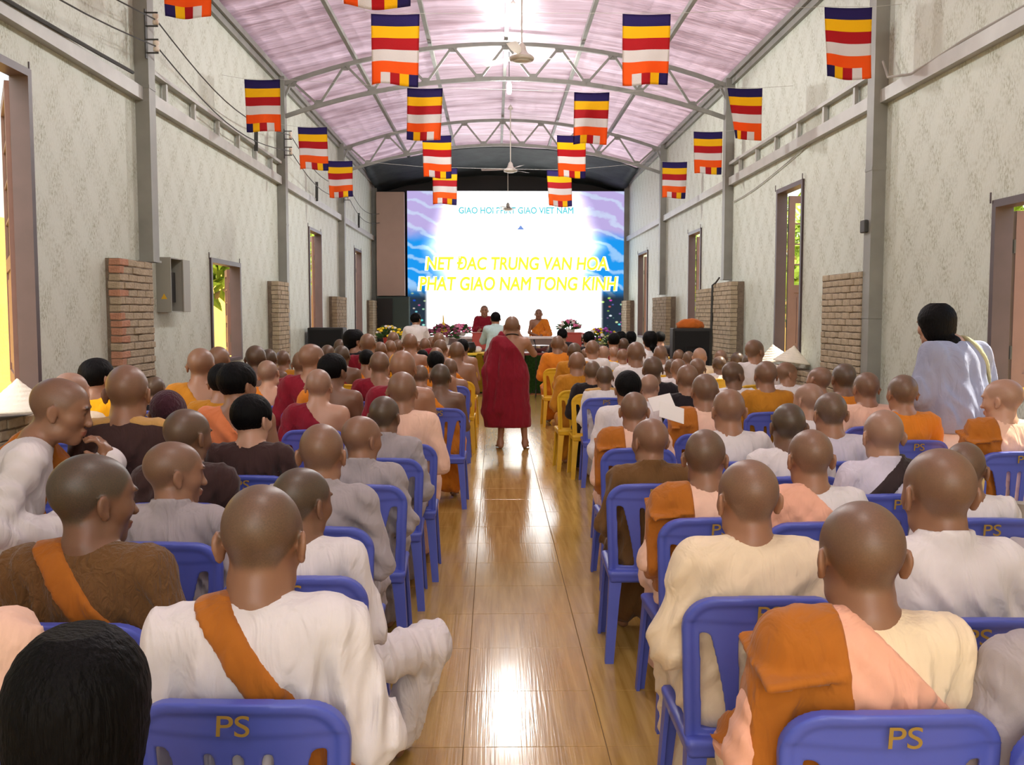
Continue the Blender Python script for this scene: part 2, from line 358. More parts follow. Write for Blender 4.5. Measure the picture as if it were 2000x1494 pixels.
def robe_fields(P, J, kind='tunic', res=1.0, seed=0, loose=0.0, collar=True, amp=.006, skirt=True, sleeve=1.0):
    pts = np.array([J[k] for k in J if k != 'head']); lo, hi = pts.min(0)-.20, pts.max(0)+.20; lo[2] = max(-.01, pts[:,2].min()-.10); hi[2] = J['neck'][2]+.10
    c = .0118*res; F = Field(axis((lo[0],hi[0],c)), axis((lo[1],hi[1]-.02,c)), axis((lo[2],.62,c*1.5),(.62,hi[2],c)))
    g = .016 + loose; nk = J['neck']
    F.cap(J['chest'], J['waist'], .118+g, .110+g, .05, (1.33,.90,1)); F.cap(J['waist'], J['pel'], .110+g, .135+g, .05, (1.33,1.0,1))
    F.cap(J['shl'], J['shr'], .055+g*.6, .055+g*.6, .06)
    for n, s in (('l',-1),('r',1)):
        F.cap(nk-(0,.004,.032), J['sh'+n]*.85+nk*.15-(0,0,.010), .060, .058+g*.5, .03)
        if skirt:
            F.cap(J['hip'+n], J['kn'+n], .098+g, .072+g, .05); F.cap(J['kn'+n], J['an'+n]+(0,-.01,.04), .072+g, .078+g, .05)
        if not (kind == 'bare' and n == 'r'):
            F.cap(J['sh'+n], J['el'+n], .056+g*.8, .052+g*sleeve, .035); F.cap(J['el'+n], J['wr'+n]*.93+J['el'+n]*.07, .050+g*sleeve, .040+g*1.6*sleeve, .025)
    if skirt: F.cap((J['knl']+J['knr'])/2-(0,.05,0), (J['anl']+J['anr'])/2+(0,-.03,.06), .06, .07, .08); F.cap(J['pel'], (J['knl']+J['knr'])/2-(0,.04,.01), .12, .075, .06)
    if kind == 'bare':
        F.cap(J['shl']+(-.01,.03,-.02), J['ell']+(-.02,.03,-.05), .075, .085, .04); F.cap(J['ell'], J['ell']*.5+J['knl']*.5+(-.05,0,0), .075, .06, .05)
    for a, b, ra, rb, sc in P.get('xr', ()): F.cap(a, b, ra, rb, .05, sc)
    if amp: folds(F, seed, amp*(.55 if P.get('stand') else 1), nk[2]-.03, .10 if P.get('stand') else .35, nk)
    X, Y, Z = F.grid()
    if kind == 'bare': F.F += ((.0015 if P.get('stand') else .0045)*np.sin((X*.8+Z*.6)*85+1.5*np.sin(X*9+Y*7))*ss(nk[2]-.05-Z, 0, .1)).astype(np.float32)
    if P.get('hem'): F.F = np.maximum(F.F, (P['hem']-Z).astype(np.float32))
    if kind == 'bare':
        cut = (X*.80 + Z*.60 - (nk[0]-.055)*.80 - (nk[2]+.0)*.60 + .015*np.sin(Z*14)).astype(np.float32)
        F.F = np.maximum(F.F, np.where(Z > nk[2]-.335, cut, -1))
    F.cap(nk+(0,.03,.14), nk+(0,-.004,-.022), .080, .052, .012, op='sub')
    if collar and kind == 'tunic':
        zc = nk[2]-.004
        G = Field(*F.ax); G.cap(nk+(0,.0,-.05), nk+(0,.006,.03), .088, .079, 0); G.cap(nk+(0,0,-.06), nk+(0,.02,.14), .062, .060, 0, op='sub')
        G.F = np.maximum(G.F, (Z-(zc+.036+.15*(-Y+nk[1]))).astype(np.float32)); F.F = np.minimum(F.F, G.F)
    return F
def overlay(F, name, regions, t=.011, extra=None, pleat=None):
    """a second cloth lying on the robe: the robe's surface lifted by t, cut by half spaces (n, d): n.p < d"""
    X, Y, Z = F.grid(); G = F.F - t
    if extra is not None:
        E = Field(*F.ax); extra(E); G = np.minimum(G, E.F)
    if pleat is not None: G = G + (pleat[3]*np.sin(pleat[0]*X+pleat[1]*Y+pleat[2]*Z+1.2*np.sin(7*X+9*Z))).astype(np.float32)
    for n, d in regions:
        c = ((n[0]*X+n[1]*Y+n[2]*Z-d)/np.linalg.norm(n)).astype(np.float32); h = np.clip(.5-.5*(c-G)/.010, 0, 1); G = c*(1-h)+G*h+.010*h*(1-h)
    return F.mesh(name, G)
# ================================================================ the hall
XL, XR = -3.32, 3.70
XC, HALF = (XL+XR)/2, (XR-XL)/2
YB, YE = -6.0, 27.3
COLY = [3.4, 9.27, 15.15, 21.0, 26.75]
def roof_z(x): return 5.27 + .55*(1-((x-XC)/HALF)**2)

def wall_material():
    m = bpy.data.materials.new('wall_panel'); m.use_nodes = True; N = m.node_tree.nodes; L = m.node_tree.links; p = N['Principled BSDF']
    tc = N.new('ShaderNodeTexCoord'); sp = N.new('ShaderNodeSeparateXYZ'); L.new(tc.outputs['Object'], sp.inputs[0])
    def math_(op, a, b=None, c=None):
        n = N.new('ShaderNodeMath'); n.operation = op
        for i, v in enumerate((a, b, c)):
            if v is None: continue
            if isinstance(v, (int, float)): n.inputs[i].default_value = v
            else: L.new(v, n.inputs[i])
        return n.outputs[0]
    y, z = sp.outputs['Y'], sp.outputs['Z']
    s1 = math_('SINE', math_('MULTIPLY', y, 2*PI/.46)); s2 = math_('SINE', math_('MULTIPLY', z, 2*PI/.62))
    s3 = math_('SINE', math_('MULTIPLY', y, 2*PI/.23)); s4 = math_('SINE', math_('MULTIPLY', z, 2*PI/.31))
    blotch = math_('ADD', math_('MULTIPLY', s1, s2), math_('MULTIPLY', math_('MULTIPLY', s3, s4), .5))
    mp = N.new('ShaderNodeMapping'); mp.inputs['Scale'].default_value = (1, 1, .5); L.new(tc.outputs['Object'], mp.inputs[0])
    n1 = N.new('ShaderNodeTexNoise'); n1.inputs['Scale'].default_value = 56; n1.inputs['Detail'].default_value = 4; n1.inputs['Roughness'].default_value = .7; L.new(mp.outputs[0], n1.inputs[0])
    fl = N.new('ShaderNodeMapRange'); fl.inputs['From Min'].default_value = .45; fl.inputs['From Max'].default_value = .66; L.new(n1.outputs['Fac'], fl.inputs[0])
    bm_ = N.new('ShaderNodeMapRange'); bm_.inputs['From Min'].default_value = -.7; bm_.inputs['From Max'].default_value = .9; bm_.inputs['To Min'].default_value = .15; bm_.inputs['To Max'].default_value = 1.0; L.new(blotch, bm_.inputs[0])
    f = math_('MULTIPLY', fl.outputs[0], bm_.outputs[0])
    mx = N.new('ShaderNodeMix'); mx.data_type = 'RGBA'; mx.inputs[6].default_value = lin(210,219,210); mx.inputs[7].default_value = lin(150,156,130); L.new(f, mx.inputs[0])
    n2 = N.new('ShaderNodeTexNoise'); n2.inputs['Scale'].default_value = .6; n2.inputs['Detail'].default_value = 4; L.new(tc.outputs['Object'], n2.inputs[0])
    mx2 = N.new('ShaderNodeMix'); mx2.data_type = 'RGBA'; mx2.blend_type = 'MULTIPLY'; mx2.inputs[7].default_value = (.90,.86,.80,1)
    L.new(math_('MULTIPLY', n2.outputs['Fac'], .7), mx2.inputs[0]); L.new(mx.outputs[2], mx2.inputs[6]); L.new(mx2.outputs[2], p.inputs['Base Color'])
    p.inputs['Roughness'].default_value = .55
    b = N.new('ShaderNodeBump'); b.inputs['Strength'].default_value = .25; b.inputs['Distance'].default_value = .01; L.new(n1.outputs['Fac'], b.inputs['Height']); L.new(b.outputs[0], p.inputs['Normal'])
    return m
M_wall = wall_material()
M_steel = mat('grey_painted_steel', lin(136,138,132), .5, 0, .5, var=.12, vscale=4)
M_steel2 = mat('pale_grey_steel', lin(176,178,174), .45, 0, .5, var=.10, vscale=4)
M_frame = mat('brown_painted_frame', lin(74,58,62), .45, var=.12, vscale=5)
M_leaf = mat('brown_painted_leaf', lin(112,84,78), .5, var=.12, vscale=5)
M_glass = mat('window_glass', lin(235,240,230), .05, 0, .5); M_glass.node_tree.nodes['Principled BSDF'].inputs['Transmission Weight'].default_value = 1; M_glass.node_tree.nodes['Principled BSDF'].inputs['IOR'].default_value = 1.02
M_brick = mat('brick', lin(172,158,134), .9, var=.22, vscale=9, bump=.5, bscale=60)
M_brick2 = mat('red_brick', lin(182,134,108), .9, var=.22, vscale=9, bump=.5, bscale=60)
M_mortar = mat('mortar', lin(120,108,94), .95, var=.2, vscale=12, bump=.5, bscale=50)
M_black = mat('black_plastic', lin(20,20,22), .55)
M_wire = mat('dark_wire', lin(60,62,60), .6)
M_white = mat('white_enamel', lin(228,226,220), .35)

# ---- floor: glossy yellow wood-look tiles
def tile_material():
    m = bpy.data.materials.new('floor_tile'); m.use_nodes = True; N = m.node_tree.nodes; L = m.node_tree.links; p = N['Principled BSDF']
    ge = N.new('ShaderNodeNewGeometry'); mp = N.new('ShaderNodeMapping'); mp.inputs['Scale'].default_value = (9, .55, 1); L.new(ge.outputs['Position'], mp.inputs[0])
    n = N.new('ShaderNodeTexNoise'); n.inputs['Scale'].default_value = 3; n.inputs['Detail'].default_value = 6; n.inputs['Distortion'].default_value = .5; L.new(mp.outputs[0], n.inputs[0])
    r = N.new('ShaderNodeValToRGB'); r.color_ramp.elements[0].position = .3; r.color_ramp.elements[0].color = lin(170,134,66); r.color_ramp.elements[1].position = .7; r.color_ramp.elements[1].color = lin(204,168,96)
    L.new(n.outputs['Fac'], r.inputs[0]); L.new(r.outputs[0], p.inputs['Base Color'])
    mp2 = N.new('ShaderNodeMapping'); mp2.inputs['Scale'].default_value = (60, 1.2, 1); L.new(ge.outputs['Position'], mp2.inputs[0])
    n2 = N.new('ShaderNodeTexNoise'); n2.inputs['Scale'].default_value = 2; n2.inputs['Detail'].default_value = 2; L.new(mp2.outputs[0], n2.inputs[0])
    b = N.new('ShaderNodeBump'); b.inputs['Strength'].default_value = .10; b.inputs['Distance'].default_value = .004; L.new(n2.outputs['Fac'], b.inputs['Height']); L.new(b.outputs[0], p.inputs['Normal'])
    p.inputs['Roughness'].default_value = .13; p.inputs['Specular IOR Level'].default_value = .6
    return m
M_tile = tile_material(); M_grout = mat('grout', lin(120,92,52), .8)
TS = .547; TX0 = -.119; TY0 = 4.13 - 12*TS
floor = tag(boxm('floor', (XL-.2, XR+.2, YB, YE+.2, -.12, -.003), M_grout), kind='structure')
bm = bmesh.new(); box(bm, .0015, TS-.0015, .0015, TS-.0015, -.006, 0); bmesh.ops.bevel(bm, geom=[e for e in bm.edges if all(v.co.z > -.001 for v in e.verts)], offset=.0012, segments=1, affect='EDGES')
tile_me = bm_mesh('tile', bm, mat=M_tile); rest = bmesh.new()
for i in range(-6, 8):
    for j in range(-3, 58):
        x, y = TX0+i*TS, TY0+j*TS
        if x+TS < XL or x > XR or y > YE: continue
        if -2 <= i <= 2 and 8 <= j <= 36: link('tile', tile_me, floor, None, (x, y, 0))
        else: box(rest, max(XL,x+.0015), min(XR,x+TS-.0015), y+.0015, y+TS-.0015, -.006, 0)
tag(link('outer_tiles', bm_mesh('outer_tiles', rest, mat=M_tile), floor), kind='stuff')

# ---- walls with window openings (y0, y1, sill, head)
WIN_L = [(4.9,7.1,1.05,3.38), (11.42,12.75,1.05,2.30), (17.5,18.75,1.05,3.2), (23.2,24.35,1.05,3.2)]
WIN_R = [(5.5,7.15,1.05,2.48), (11.6,12.68,1.05,3.25), (17.3,18.4,1.05,3.17), (23.3,24.8,1.05,3.17)]
TH = .10
def wall(name, xi, sgn, wins):
    bm = bmesh.new(); x0, x1 = (xi-TH, xi) if sgn < 0 else (xi, xi+TH); y = YB
    for a, b, s, h in wins:
        box(bm, x0, x1, y, a, 0, 5.32); box(bm, x0, x1, a, b, 0, s); box(bm, x0, x1, a, b, h, 5.32); y = b
    box(bm, x0, x1, y, YE+.2, 0, 5.32)
    return tag(link(name, bm_mesh(name, bm), None, M_wall), kind='structure')
wall('wall_left', XL, -1, WIN_L); wall('wall_right', XR, 1, WIN_R)
M_endwall = mat('dark_backdrop', lin(70,66,66), .8)
tag(boxm('wall_back', (XL-.2, XR+.2, YE, YE+.2, 0, 5.9), M_endwall), kind='structure')
def window(n, xi, sgn, a, b, s, h, fa=6, leaf=True, glass_from=.42):
    root = tag(empty('window_%d' % n, (xi, (a+b)/2, s)), kind='structure')
    cy = (a+b)/2; xo = xi + sgn*TH
    def L_(x): return x - xi
    bm = bmesh.new(); lo, hi = min(L_(xi-sgn*.025), L_(xo+sgn*.01)), max(L_(xi-sgn*.025), L_(xo+sgn*.01)); t = .055
    box(bm, lo, hi, a-cy, a-cy+t, 0, h-s); box(bm, lo, hi, b-cy-t, b-cy, 0, h-s); box(bm, lo, hi, a-cy+t, b-cy-t, h-s-t, h-s); box(bm, lo, hi, a-cy+t, b-cy-t, 0, t*.7)
    link('window_frame', bm_mesh('window_frame', bm), root, M_frame)
    bm = bmesh.new()
    for yy in (a-cy-.012, b-cy+.012): box(bm, lo*.2-sgn*.03, lo*.2-sgn*.022, yy-.006, yy+.006, h-s-.02, h-s+.06)
    link('frame_nail', bm_mesh('frame_nail', bm), root, M_frame)
    if leaf:
        w = (b-a)/2-.06; H = h-s-.13
        for hinge, ang in ((b-cy-.03, R(84)), (a-cy+.03, R(70))):
            far = hinge > 0
            lf = empty('window_leaf', (L_(xo+sgn*.035), hinge, .05)); lf.parent = root
            lf.rotation_euler = (0, 0, (0 if sgn > 0 else PI) + (R(fa) if far else R(-74))*sgn)
            zg = H*glass_from; bm = bmesh.new(); st = .085
            box(bm, 0, st, -.02, .02, 0, H); box(bm, w-st, w, -.02, .02, 0, H); box(bm, st, w-st, -.02, .02, 0, .1); box(bm, st, w-st, -.02, .02, H-.09, H); box(bm, st, w-st, -.02, .02, zg-.05, zg+.05)
            box(bm, st, w-st, -.006, .006, .1, zg-.05); box(bm, st+.05, w-st-.05, -.014, .014, .16, zg-.11)
            np_ = max(3, int((H-zg)/.26))
            for q in range(1, np_):
                z = zg+.05+(H-.14-zg)*q/np_; box(bm, st, w-st, -.012, .012, z-.009, z+.009)
            link('leaf_frame', bm_mesh('leaf_frame', bm), lf, M_leaf)
            for q in range(np_):
                z0 = zg+.05+(H-.14-zg)*q/np_+.009; z1 = zg+.05+(H-.14-zg)*(q+1)/np_-.009
                boxm('pane', (st, w-st, -.002, .002, z0, z1), M_glass, 0, lf)
            bm = bmesh.new()
            for z in (.2*H, .8*H): tube(bm, [(-.012,-.02,z-.05), (-.012,-.02,z+.05)], .011, 8)
            link('hinge', bm_mesh('hinge', bm), lf, M_wire)
    return root
k = 1
for a, q in zip(WIN_L, (62,72,66,70)): window(k, XL, -1, *a, fa=q); k += 1
for a, q in zip(WIN_R, (6,8,12,16)): window(k, XR, 1, *a, fa=q); k += 1

# ---- brick piers and ledges
def brick_mesh(l, d, h, seed):
    rs = random.Random(seed); bm = bmesh.new(); box(bm, 0, d, 0, l, 0, h)
    for v in bm.verts: v.co += Vector((rs.uniform(-1,1), rs.uniform(-1,1), rs.uniform(-1,1)))*.004
    bmesh.ops.bevel(bm, geom=bm.edges[:], offset=.005, segments=1, affect='EDGES'); return bm
def masonry(name, label, xi, sgn, y0, y1, z1, depth, individual, red_end=True, group=None, cat='brick pier', z0=0):
    """bricks laid in courses against a side wall; the inner face looks across the hall"""
    root = tag(empty(name, (xi, y0, 0)), label, cat, group)
    ch, bl, j = .0665, .205, .009; n = int((z1-z0)/ch); xa, xb = (0, depth) if sgn < 0 else (-depth, 0)
    bm = bmesh.new(); box(bm, xa+(.008 if sgn>0 else 0), xb-(.008 if sgn<0 else 0), .008, y1-y0-.008, z0, z0+n*ch-.006)
    link('mortar_core', bm_mesh('mortar_core', bm), root, M_mortar)
    kinds = []
    for s in range(6):
        for l in (bl-j, bl/2-j):
            kinds.append(bm_mesh('brick', brick_mesh(l, .1, ch-j, s*7+int(l*1000)), mat=M_brick))
    rs = random.Random(name + str(y0)); stuff = bmesh.new(); L = y1-y0
    for c in range(n):
        y = 0 if c % 2 else -bl/2
        while y < L-.02:
            a, b = max(0, y), min(L, y+bl); y += bl
            if b-a < .05: continue
            px = rs.uniform(-.005,.008); z = z0 + c*ch
            red = red_end and (a < .01) and rs.random() < .75
            if individual and z > .75:
                full = (b-a) > .15; me = kinds[rs.randrange(6)*2 + (0 if full else 1)]
                o = link('brick', me, root); o.location = ((xb-.1+px) if sgn < 0 else (xa-px), a, z); o.scale = (1, (b-a-j)/((bl if full else bl/2)-j), 1)
                if red: o.material_slots[0].link = 'OBJECT'; o.material_slots[0].material = M_brick2
            else:
                xx = (xb-.1+px, xb+px) if sgn < 0 else (xa-px, xa-px+.1)
                box(stuff, xx[0], xx[1], a, b-j, z, z+ch-j)
    if len(stuff.verts): tag(link('brickwork', bm_mesh('brickwork', stuff), root, M_brick), kind='stuff')
    else: stuff.free()
    return root
PG = 'brick piers along the side walls'
masonry('brick_pier', 'brick pier with reddish end bricks beside the grey meter box', XL, -1, 8.37, 9.19, 2.14, .125, True, True, PG)
masonry('brick_pier', 'brick pier on the right wall next to the bag-carrying woman', XR, 1, 9.36, 10.5, 2.08, .14, True, False, PG)
for y0, y1, z, xi, s, lab in ((14.3,15.05,2.17,XL,-1,'narrow brick pier beyond the small left window'), (19.6,20.9,2.05,XL,-1,'brick pier behind the left loudspeaker'), (25.4,26.6,2.0,XL,-1,'brick pier beneath the tan panel edge'),
                       (14.3,15.5,2.17,XR,1,'tall brick pier behind the right loudspeaker'), (15.5,16.8,2.12,XR,1,'brick pier with conduit adjoining the right loudspeaker pier'), (19.7,21.4,2.05,XR,1,'pinkish brick pier on right wall near the stage flowers'), (25.6,26.6,2.0,XR,1,'brick pier at the right edge of the screen')):
    masonry('brick_pier', lab, xi, s, y0, y1, z, .2 if s > 0 else .16, False, False, PG)
masonry('brick_ledge', 'low brick ledge carrying two conical hats below the window', XR, 1, 10.5, 13.1, 1.06, .16, True, False, None, 'brick ledge')
masonry('brick_ledge', 'low brick ledge below the tall bright left window', XL, -1, 4.5, 7.2, 1.04, .3, True, True, None, 'brick ledge')

# ---- steel columns, girts, railings
def column(xi, sgn, y, z0, label):
    r = tag(empty('steel_column', (xi, y, z0)), label, 'column', 'grey steel columns along the walls')
    d = .13; x0, x1 = (0, d) if sgn < 0 else (-d, 0); bm = bmesh.new()
    box(bm, x0, x1, -.085, -.065, 0, 5.25-z0); box(bm, x0, x1, .065, .085, 0, 5.25-z0); xw = x1-.03 if sgn < 0 else x0; box(bm, xw, xw+.03, -.065, .065, 0, 5.25-z0)
    link('column_profile', bm_mesh('column_profile', bm), r, M_steel)
    bm = bmesh.new(); box(bm, x0-.01, x1+.01, -.11, .11, 0, .02)
    for q in (1.6, 3.0):
        if q+z0 < 5: box(bm, x0-.004, x1+.004, -.089, .089, q, q+.03)
    link('splice_plate', bm_mesh('splice_plate', bm), r, M_steel); return r
NTH = ['nearest the entrance', 'beside the meter box', 'second', 'third', 'fourth']
for i, y in enumerate(COLY):
    column(XL, -1, y, 0 if i != 1 else 2.13, ['grey steel column by the tall bright left window','grey steel column standing on the pier beside the meter box','grey steel column carrying insulators beyond the small left window','grey steel column between the last two left windows','grey steel column in the left corner by the tan panel'][i])
    column(XR, 1, y, (0,0,2.17,2.05,0)[i], ['grey steel column by the right entrance window','grey steel column beside the standing woman','grey steel column above the right loudspeaker pier','grey steel column between the last two right windows','grey steel column in the right corner by the screen'][i])
for xi, sgn, nm in ((XL,-1,'left'), (XR,1,'right')):
    x0, x1 = (xi, xi+.075) if sgn < 0 else (xi-.075, xi)
    for i in range(-1, 4):
        ya, yb = (YB if i < 0 else COLY[i]+.085), COLY[i+1]-.085
        bm = bmesh.new(); box(bm, x0, x1, ya, yb, 3.62, 3.632); box(bm, x0, x1, ya, yb, 3.728, 3.74); xw = x1-.01 if sgn < 0 else x0; box(bm, xw, xw+.01, ya, yb, 3.632, 3.728)
        tag(link('wall_channel', bm_mesh('wall_girt', bm), None, M_steel2), 'grey steel channel along the %s wall, span %s' % (nm, ['over the entrance','before the pier','under the railing','past the railing','next to the stage'][i+1]), 'channel', 'steel channels along the walls')
    r = tag(empty('wall_railing', (xi, COLY[1], 3.74)), 'slim grey steel railing on short posts along the %s wall' % nm, 'railing')
    span = COLY[2]-COLY[1]-.17; bm = bmesh.new(); box(bm, x0-xi+(.0), x1-xi, .085, .085+span, .19, .23)
    link('top_rail', bm_mesh('top_rail', bm), r, M_steel2)
    for q in range(1, 7):
        yy = .085 + span*(q-.4)/6.2; bm = bmesh.new(); xm = (x0+x1)/2-xi; box(bm, xm-.02, xm+.02, yy-.025, yy+.025, 0, .19); link('post', bm_mesh('post', bm), r, M_steel2)

# ---- arched roof with foil lining
def foil_material():
    m = bpy.data.materials.new('foil_lining'); m.use_nodes = True; N = m.node_tree.nodes; L = m.node_tree.links; p = N['Principled BSDF']
    tc = N.new('ShaderNodeTexCoord'); mp = N.new('ShaderNodeMapping'); mp.inputs['Scale'].default_value = (.35, 3.2, 1); L.new(tc.outputs['Object'], mp.inputs[0])
    n = N.new('ShaderNodeTexNoise'); n.inputs['Scale'].default_value = 1.5; n.inputs['Detail'].default_value = 6; n.inputs['Roughness'].default_value = .65; n.inputs['Distortion'].default_value = .4; L.new(mp.outputs[0], n.inputs[0])
    r = N.new('ShaderNodeValToRGB'); r.color_ramp.elements[0].position = .3; r.color_ramp.elements[0].color = lin(168,148,156); r.color_ramp.elements[1].position = .7; r.color_ramp.elements[1].color = lin(216,202,212)
    L.new(n.outputs['Fac'], r.inputs[0]); L.new(r.outputs[0], p.inputs['Base Color'])
    b = N.new('ShaderNodeBump'); b.inputs['Strength'].default_value = .55; b.inputs['Distance'].default_value = .06; L.new(n.outputs['Fac'], b.inputs['Height']); L.new(b.outputs[0], p.inputs['Normal'])
    p.inputs['Metallic'].default_value = .55; p.inputs['Roughness'].default_value = .42
    return m
M_foil = foil_material()
bm = bmesh.new(); nx, ny = 30, 420; V = []
for j in range(ny+1):
    y = YB + (YE-YB)*j/ny; row = []
    for i in range(nx+1):
        x = XL-.1 + (XR-XL+.2)*i/nx; u = (x-XL)/1.17; sag = .035*math.sin(PI*(u % 1))*(.6+.8*noise.noise((x*.3, y*1.1, 0)))
        z = roof_z(x) + .10 - sag - .028*((y/.64+.03*math.sin(x*1.7)) % 1) + .022*noise.noise((x*.7, y*2.6, 3)) + .05*max(0, noise.noise((x*.25, y*.9, 8)))
        row.append(bm.verts.new((x, y, z)))
    V.append(row)
for j in range(ny):
    for i in range(nx): bm.faces.new((V[j][i], V[j+1][i], V[j+1][i+1], V[j][i+1]))
bmesh.ops.solidify(bm, geom=bm.faces[:], thickness=-.02)
tag(link('ceiling', bm_mesh('ceiling', bm, True), None, M_foil), kind='structure')
for i in range(7):
    x = XL + 1.17*i; bm = bmesh.new(); zc = roof_z(x)
    if 0 < i < 6: box(bm, x-.028, x+.028, YB, YE, zc-.005, zc+.06)
    else:
        s = 1 if i == 0 else -1
        xs_ = sorted((x, x+s*.09)); box(bm, xs_[0], xs_[1], YB, YE, zc-.03, zc+.05); xs_ = sorted((x, x+s*.05)); box(bm, xs_[0], xs_[1], YB, YE, zc-.12, zc-.035)
    tag(link('trim_%d' % (i+1), bm_mesh('purlin', bm), None, M_steel), kind='structure')
def truss(y, label):
    r = tag(empty('roof_truss', (0, y, 4.6)), label, 'truss', 'arched steel roof trusses')
    top = lambda x: roof_z(x) - .06 - .10*((x-XC)/HALF)**2
    bot = lambda x: 5.24 - .62*((x-XC)/HALF)**2
    n = 28
    for nm, fn in (('top_chord', top), ('bottom_chord', bot)):
        bm = bmesh.new()
        for i in range(n):
            xa, xb = XL+.06+(XR-XL-.12)*i/n, XL+.06+(XR-XL-.12)*(i+1)/n; bar(bm, (xa,0,fn(xa)-4.6), (xb+.004,0,fn(xb)-4.6), .05, .06)
        link(nm, bm_mesh(nm, bm), r, M_steel)
    tn = [XC+.82*k for k in range(-4,5)]; bn = [XC+.82*(k+.5) for k in range(-4,4)]
    def web(a, b):
        bm = bmesh.new(); bar(bm, (a[0],0,a[1]-4.6), (b[0],0,b[1]-4.6), .034, .038, (0,1,0)); link('web', bm_mesh('web', bm), r, M_steel)
    for k, b in enumerate(bn):
        web((tn[k], top(tn[k])), (b, bot(b))); web((b, bot(b)), (tn[k+1], top(tn[k+1])))
    web((tn[0], top(tn[0])), (XL+.08, bot(XL)+.25)); web((tn[-1], top(tn[-1])), (XR-.08, bot(XR)+.25))
    for x, fn, s in [(x, top, -1) for x in tn] + [(x, bot, 1) for x in bn]:
        bm = bmesh.new(); z = fn(x)-4.6; v = []
        for yy in (-.006, .006): v.append([bm.verts.new(p) for p in ((x-.085,yy,z), (x+.085,yy,z), (x+.045,yy,z+s*.085), (x-.045,yy,z+s*.085))])
        bm.faces.new(v[0] if s > 0 else v[0][::-1]); bm.faces.new(v[1][::-1] if s > 0 else v[1])
        for q in range(4): bm.faces.new((v[0][q], v[1][q], v[1][(q+1)%4], v[0][(q+1)%4]))
        bmesh.ops.recalc_face_normals(bm, faces=bm.faces[:]); link('gusset', bm_mesh('gusset', bm), r, M_steel)
for y, l in zip(COLY[:4], ('arched truss over the entrance end of the hall', 'arched truss carried by the columns beside the meter box', 'arched truss in front of the hanging lamp', 'arched truss at the edge of the dark canopy')): truss(y, l)

# ---- dark canopy cloth over the stage end
M_can = mat('dark_tarpaulin', lin(66,74,74), .6, var=.3, vscale=3, bump=.5, bscale=7)
bm = bmesh.new(); V = []
for j in range(21):
    y = 24.3 + (YE-24.3)*j/20; row = []
    for i in range(33):
        x = XL+.1+(XR-XL-.2)*i/32; row.append(bm.verts.new((x, y, roof_z(x)-.05-.28*j/20 + .05*noise.noise((x*1.3, y*1.3, 2)))))
    V.append(row)
for j in range(20):
    for i in range(32): bm.faces.new((V[j][i], V[j][i+1], V[j+1][i+1], V[j+1][i]))
bmesh.ops.solidify(bm, geom=bm.faces[:], thickness=.01)
tag(link('canopy_cloth', bm_mesh('canopy_cloth', bm, True), None, M_can), 'dark grey-green cloth canopy hung under the roof above the screen', 'canopy')
# ================================================================ screen, lamps, fans, flags, wiring
# ---- LED screen
def screen_material():
    m = bpy.data.materials.new('screen_picture'); m.use_nodes = True; N = m.node_tree.nodes; L = m.node_tree.links
    N.remove(N['Principled BSDF']); out = N['Material Output']; em = N.new('ShaderNodeEmission')
    tc = N.new('ShaderNodeTexCoord'); sp = N.new('ShaderNodeSeparateXYZ'); L.new(tc.outputs['Generated'], sp.inputs[0]); u, v = sp.outputs['X'], sp.outputs['Z']
    def mth(op, a, b=None):
        n = N.new('ShaderNodeMath'); n.operation = op
        for i, q in enumerate((a, b)):
            if q is None: continue
            if isinstance(q, (int,float)): n.inputs[i].default_value = q
            else: L.new(q, n.inputs[i])
        return n.outputs[0]
    def sst(x, a, b):
        n = N.new('ShaderNodeMapRange'); n.interpolation_type = 'SMOOTHSTEP'; n.inputs['From Min'].default_value = a; n.inputs['From Max'].default_value = b; L.new(x, n.inputs[0]); return n.outputs[0]
    def mix(f, a, b):
        n = N.new('ShaderNodeMix'); n.data_type = 'RGBA'
        if isinstance(f, (int,float)): n.inputs[0].default_value = f
        else: L.new(f, n.inputs[0])
        for i, q in ((6,a),(7,b)):
            if isinstance(q, tuple): n.inputs[i].default_value = q
            else: L.new(q, n.inputs[i])
        return n.outputs[2]
    ns = N.new('ShaderNodeTexNoise'); ns.inputs['Scale'].default_value = 3.5; ns.inputs['Detail'].default_value = 5; L.new(tc.outputs['Generated'], ns.inputs[0])
    nz = mth('SUBTRACT', ns.outputs['Fac'], .5)
    du = mth('ABSOLUTE', mth('SUBTRACT', u, .49)); edge = mth('ADD', du, mth('MULTIPLY', nz, .10))
    lav = lin(186,170,222); blue = lin(30,150,235); dk = lin(40,52,66)
    col = mix(sst(mth('ADD', v, mth('MULTIPLY', nz, .25)), .66, .76), blue, lav)                # sky above, blue sea below
    hi = mth('ADD', mth('ADD', mth('MULTIPLY', u, 30), mth('MULTIPLY', v, 60)), mth('MULTIPLY', nz, 24))
    col = mix(mth('MULTIPLY', sst(mth('SINE', hi), .3, 1.0), .45), col, lin(210,240,255))
    col = mix(sst(v, .36, .26), col, dk)
    n3 = N.new('ShaderNodeTexVoronoi'); n3.inputs['Scale'].default_value = 34; L.new(tc.outputs['Generated'], n3.inputs[0])
    spots = mth('MULTIPLY', sst(n3.outputs['Distance'], .32, .12), sst(v, .34, .26)); col = mix(mth('MULTIPLY', spots, .8), col, n3.outputs['Color'])
    wv = mth('ADD', edge, mth('MULTIPLY', mth('ABSOLUTE', mth('SUBTRACT', v, .62)), .28)); white = sst(wv, .45, .27)
    low = mth('MULTIPLY', sst(du, .415, .385), sst(v, .42, .34)); white = mth('MAXIMUM', white, low)
    
    col = mix(white, col, (1,1,1,1)); L.new(col, em.inputs[0]); st = mth('ADD', mth('MULTIPLY', white, 2.2), .75); L.new(st, em.inputs[1])
    L.new(em.outputs[0], out.inputs[0]); return m
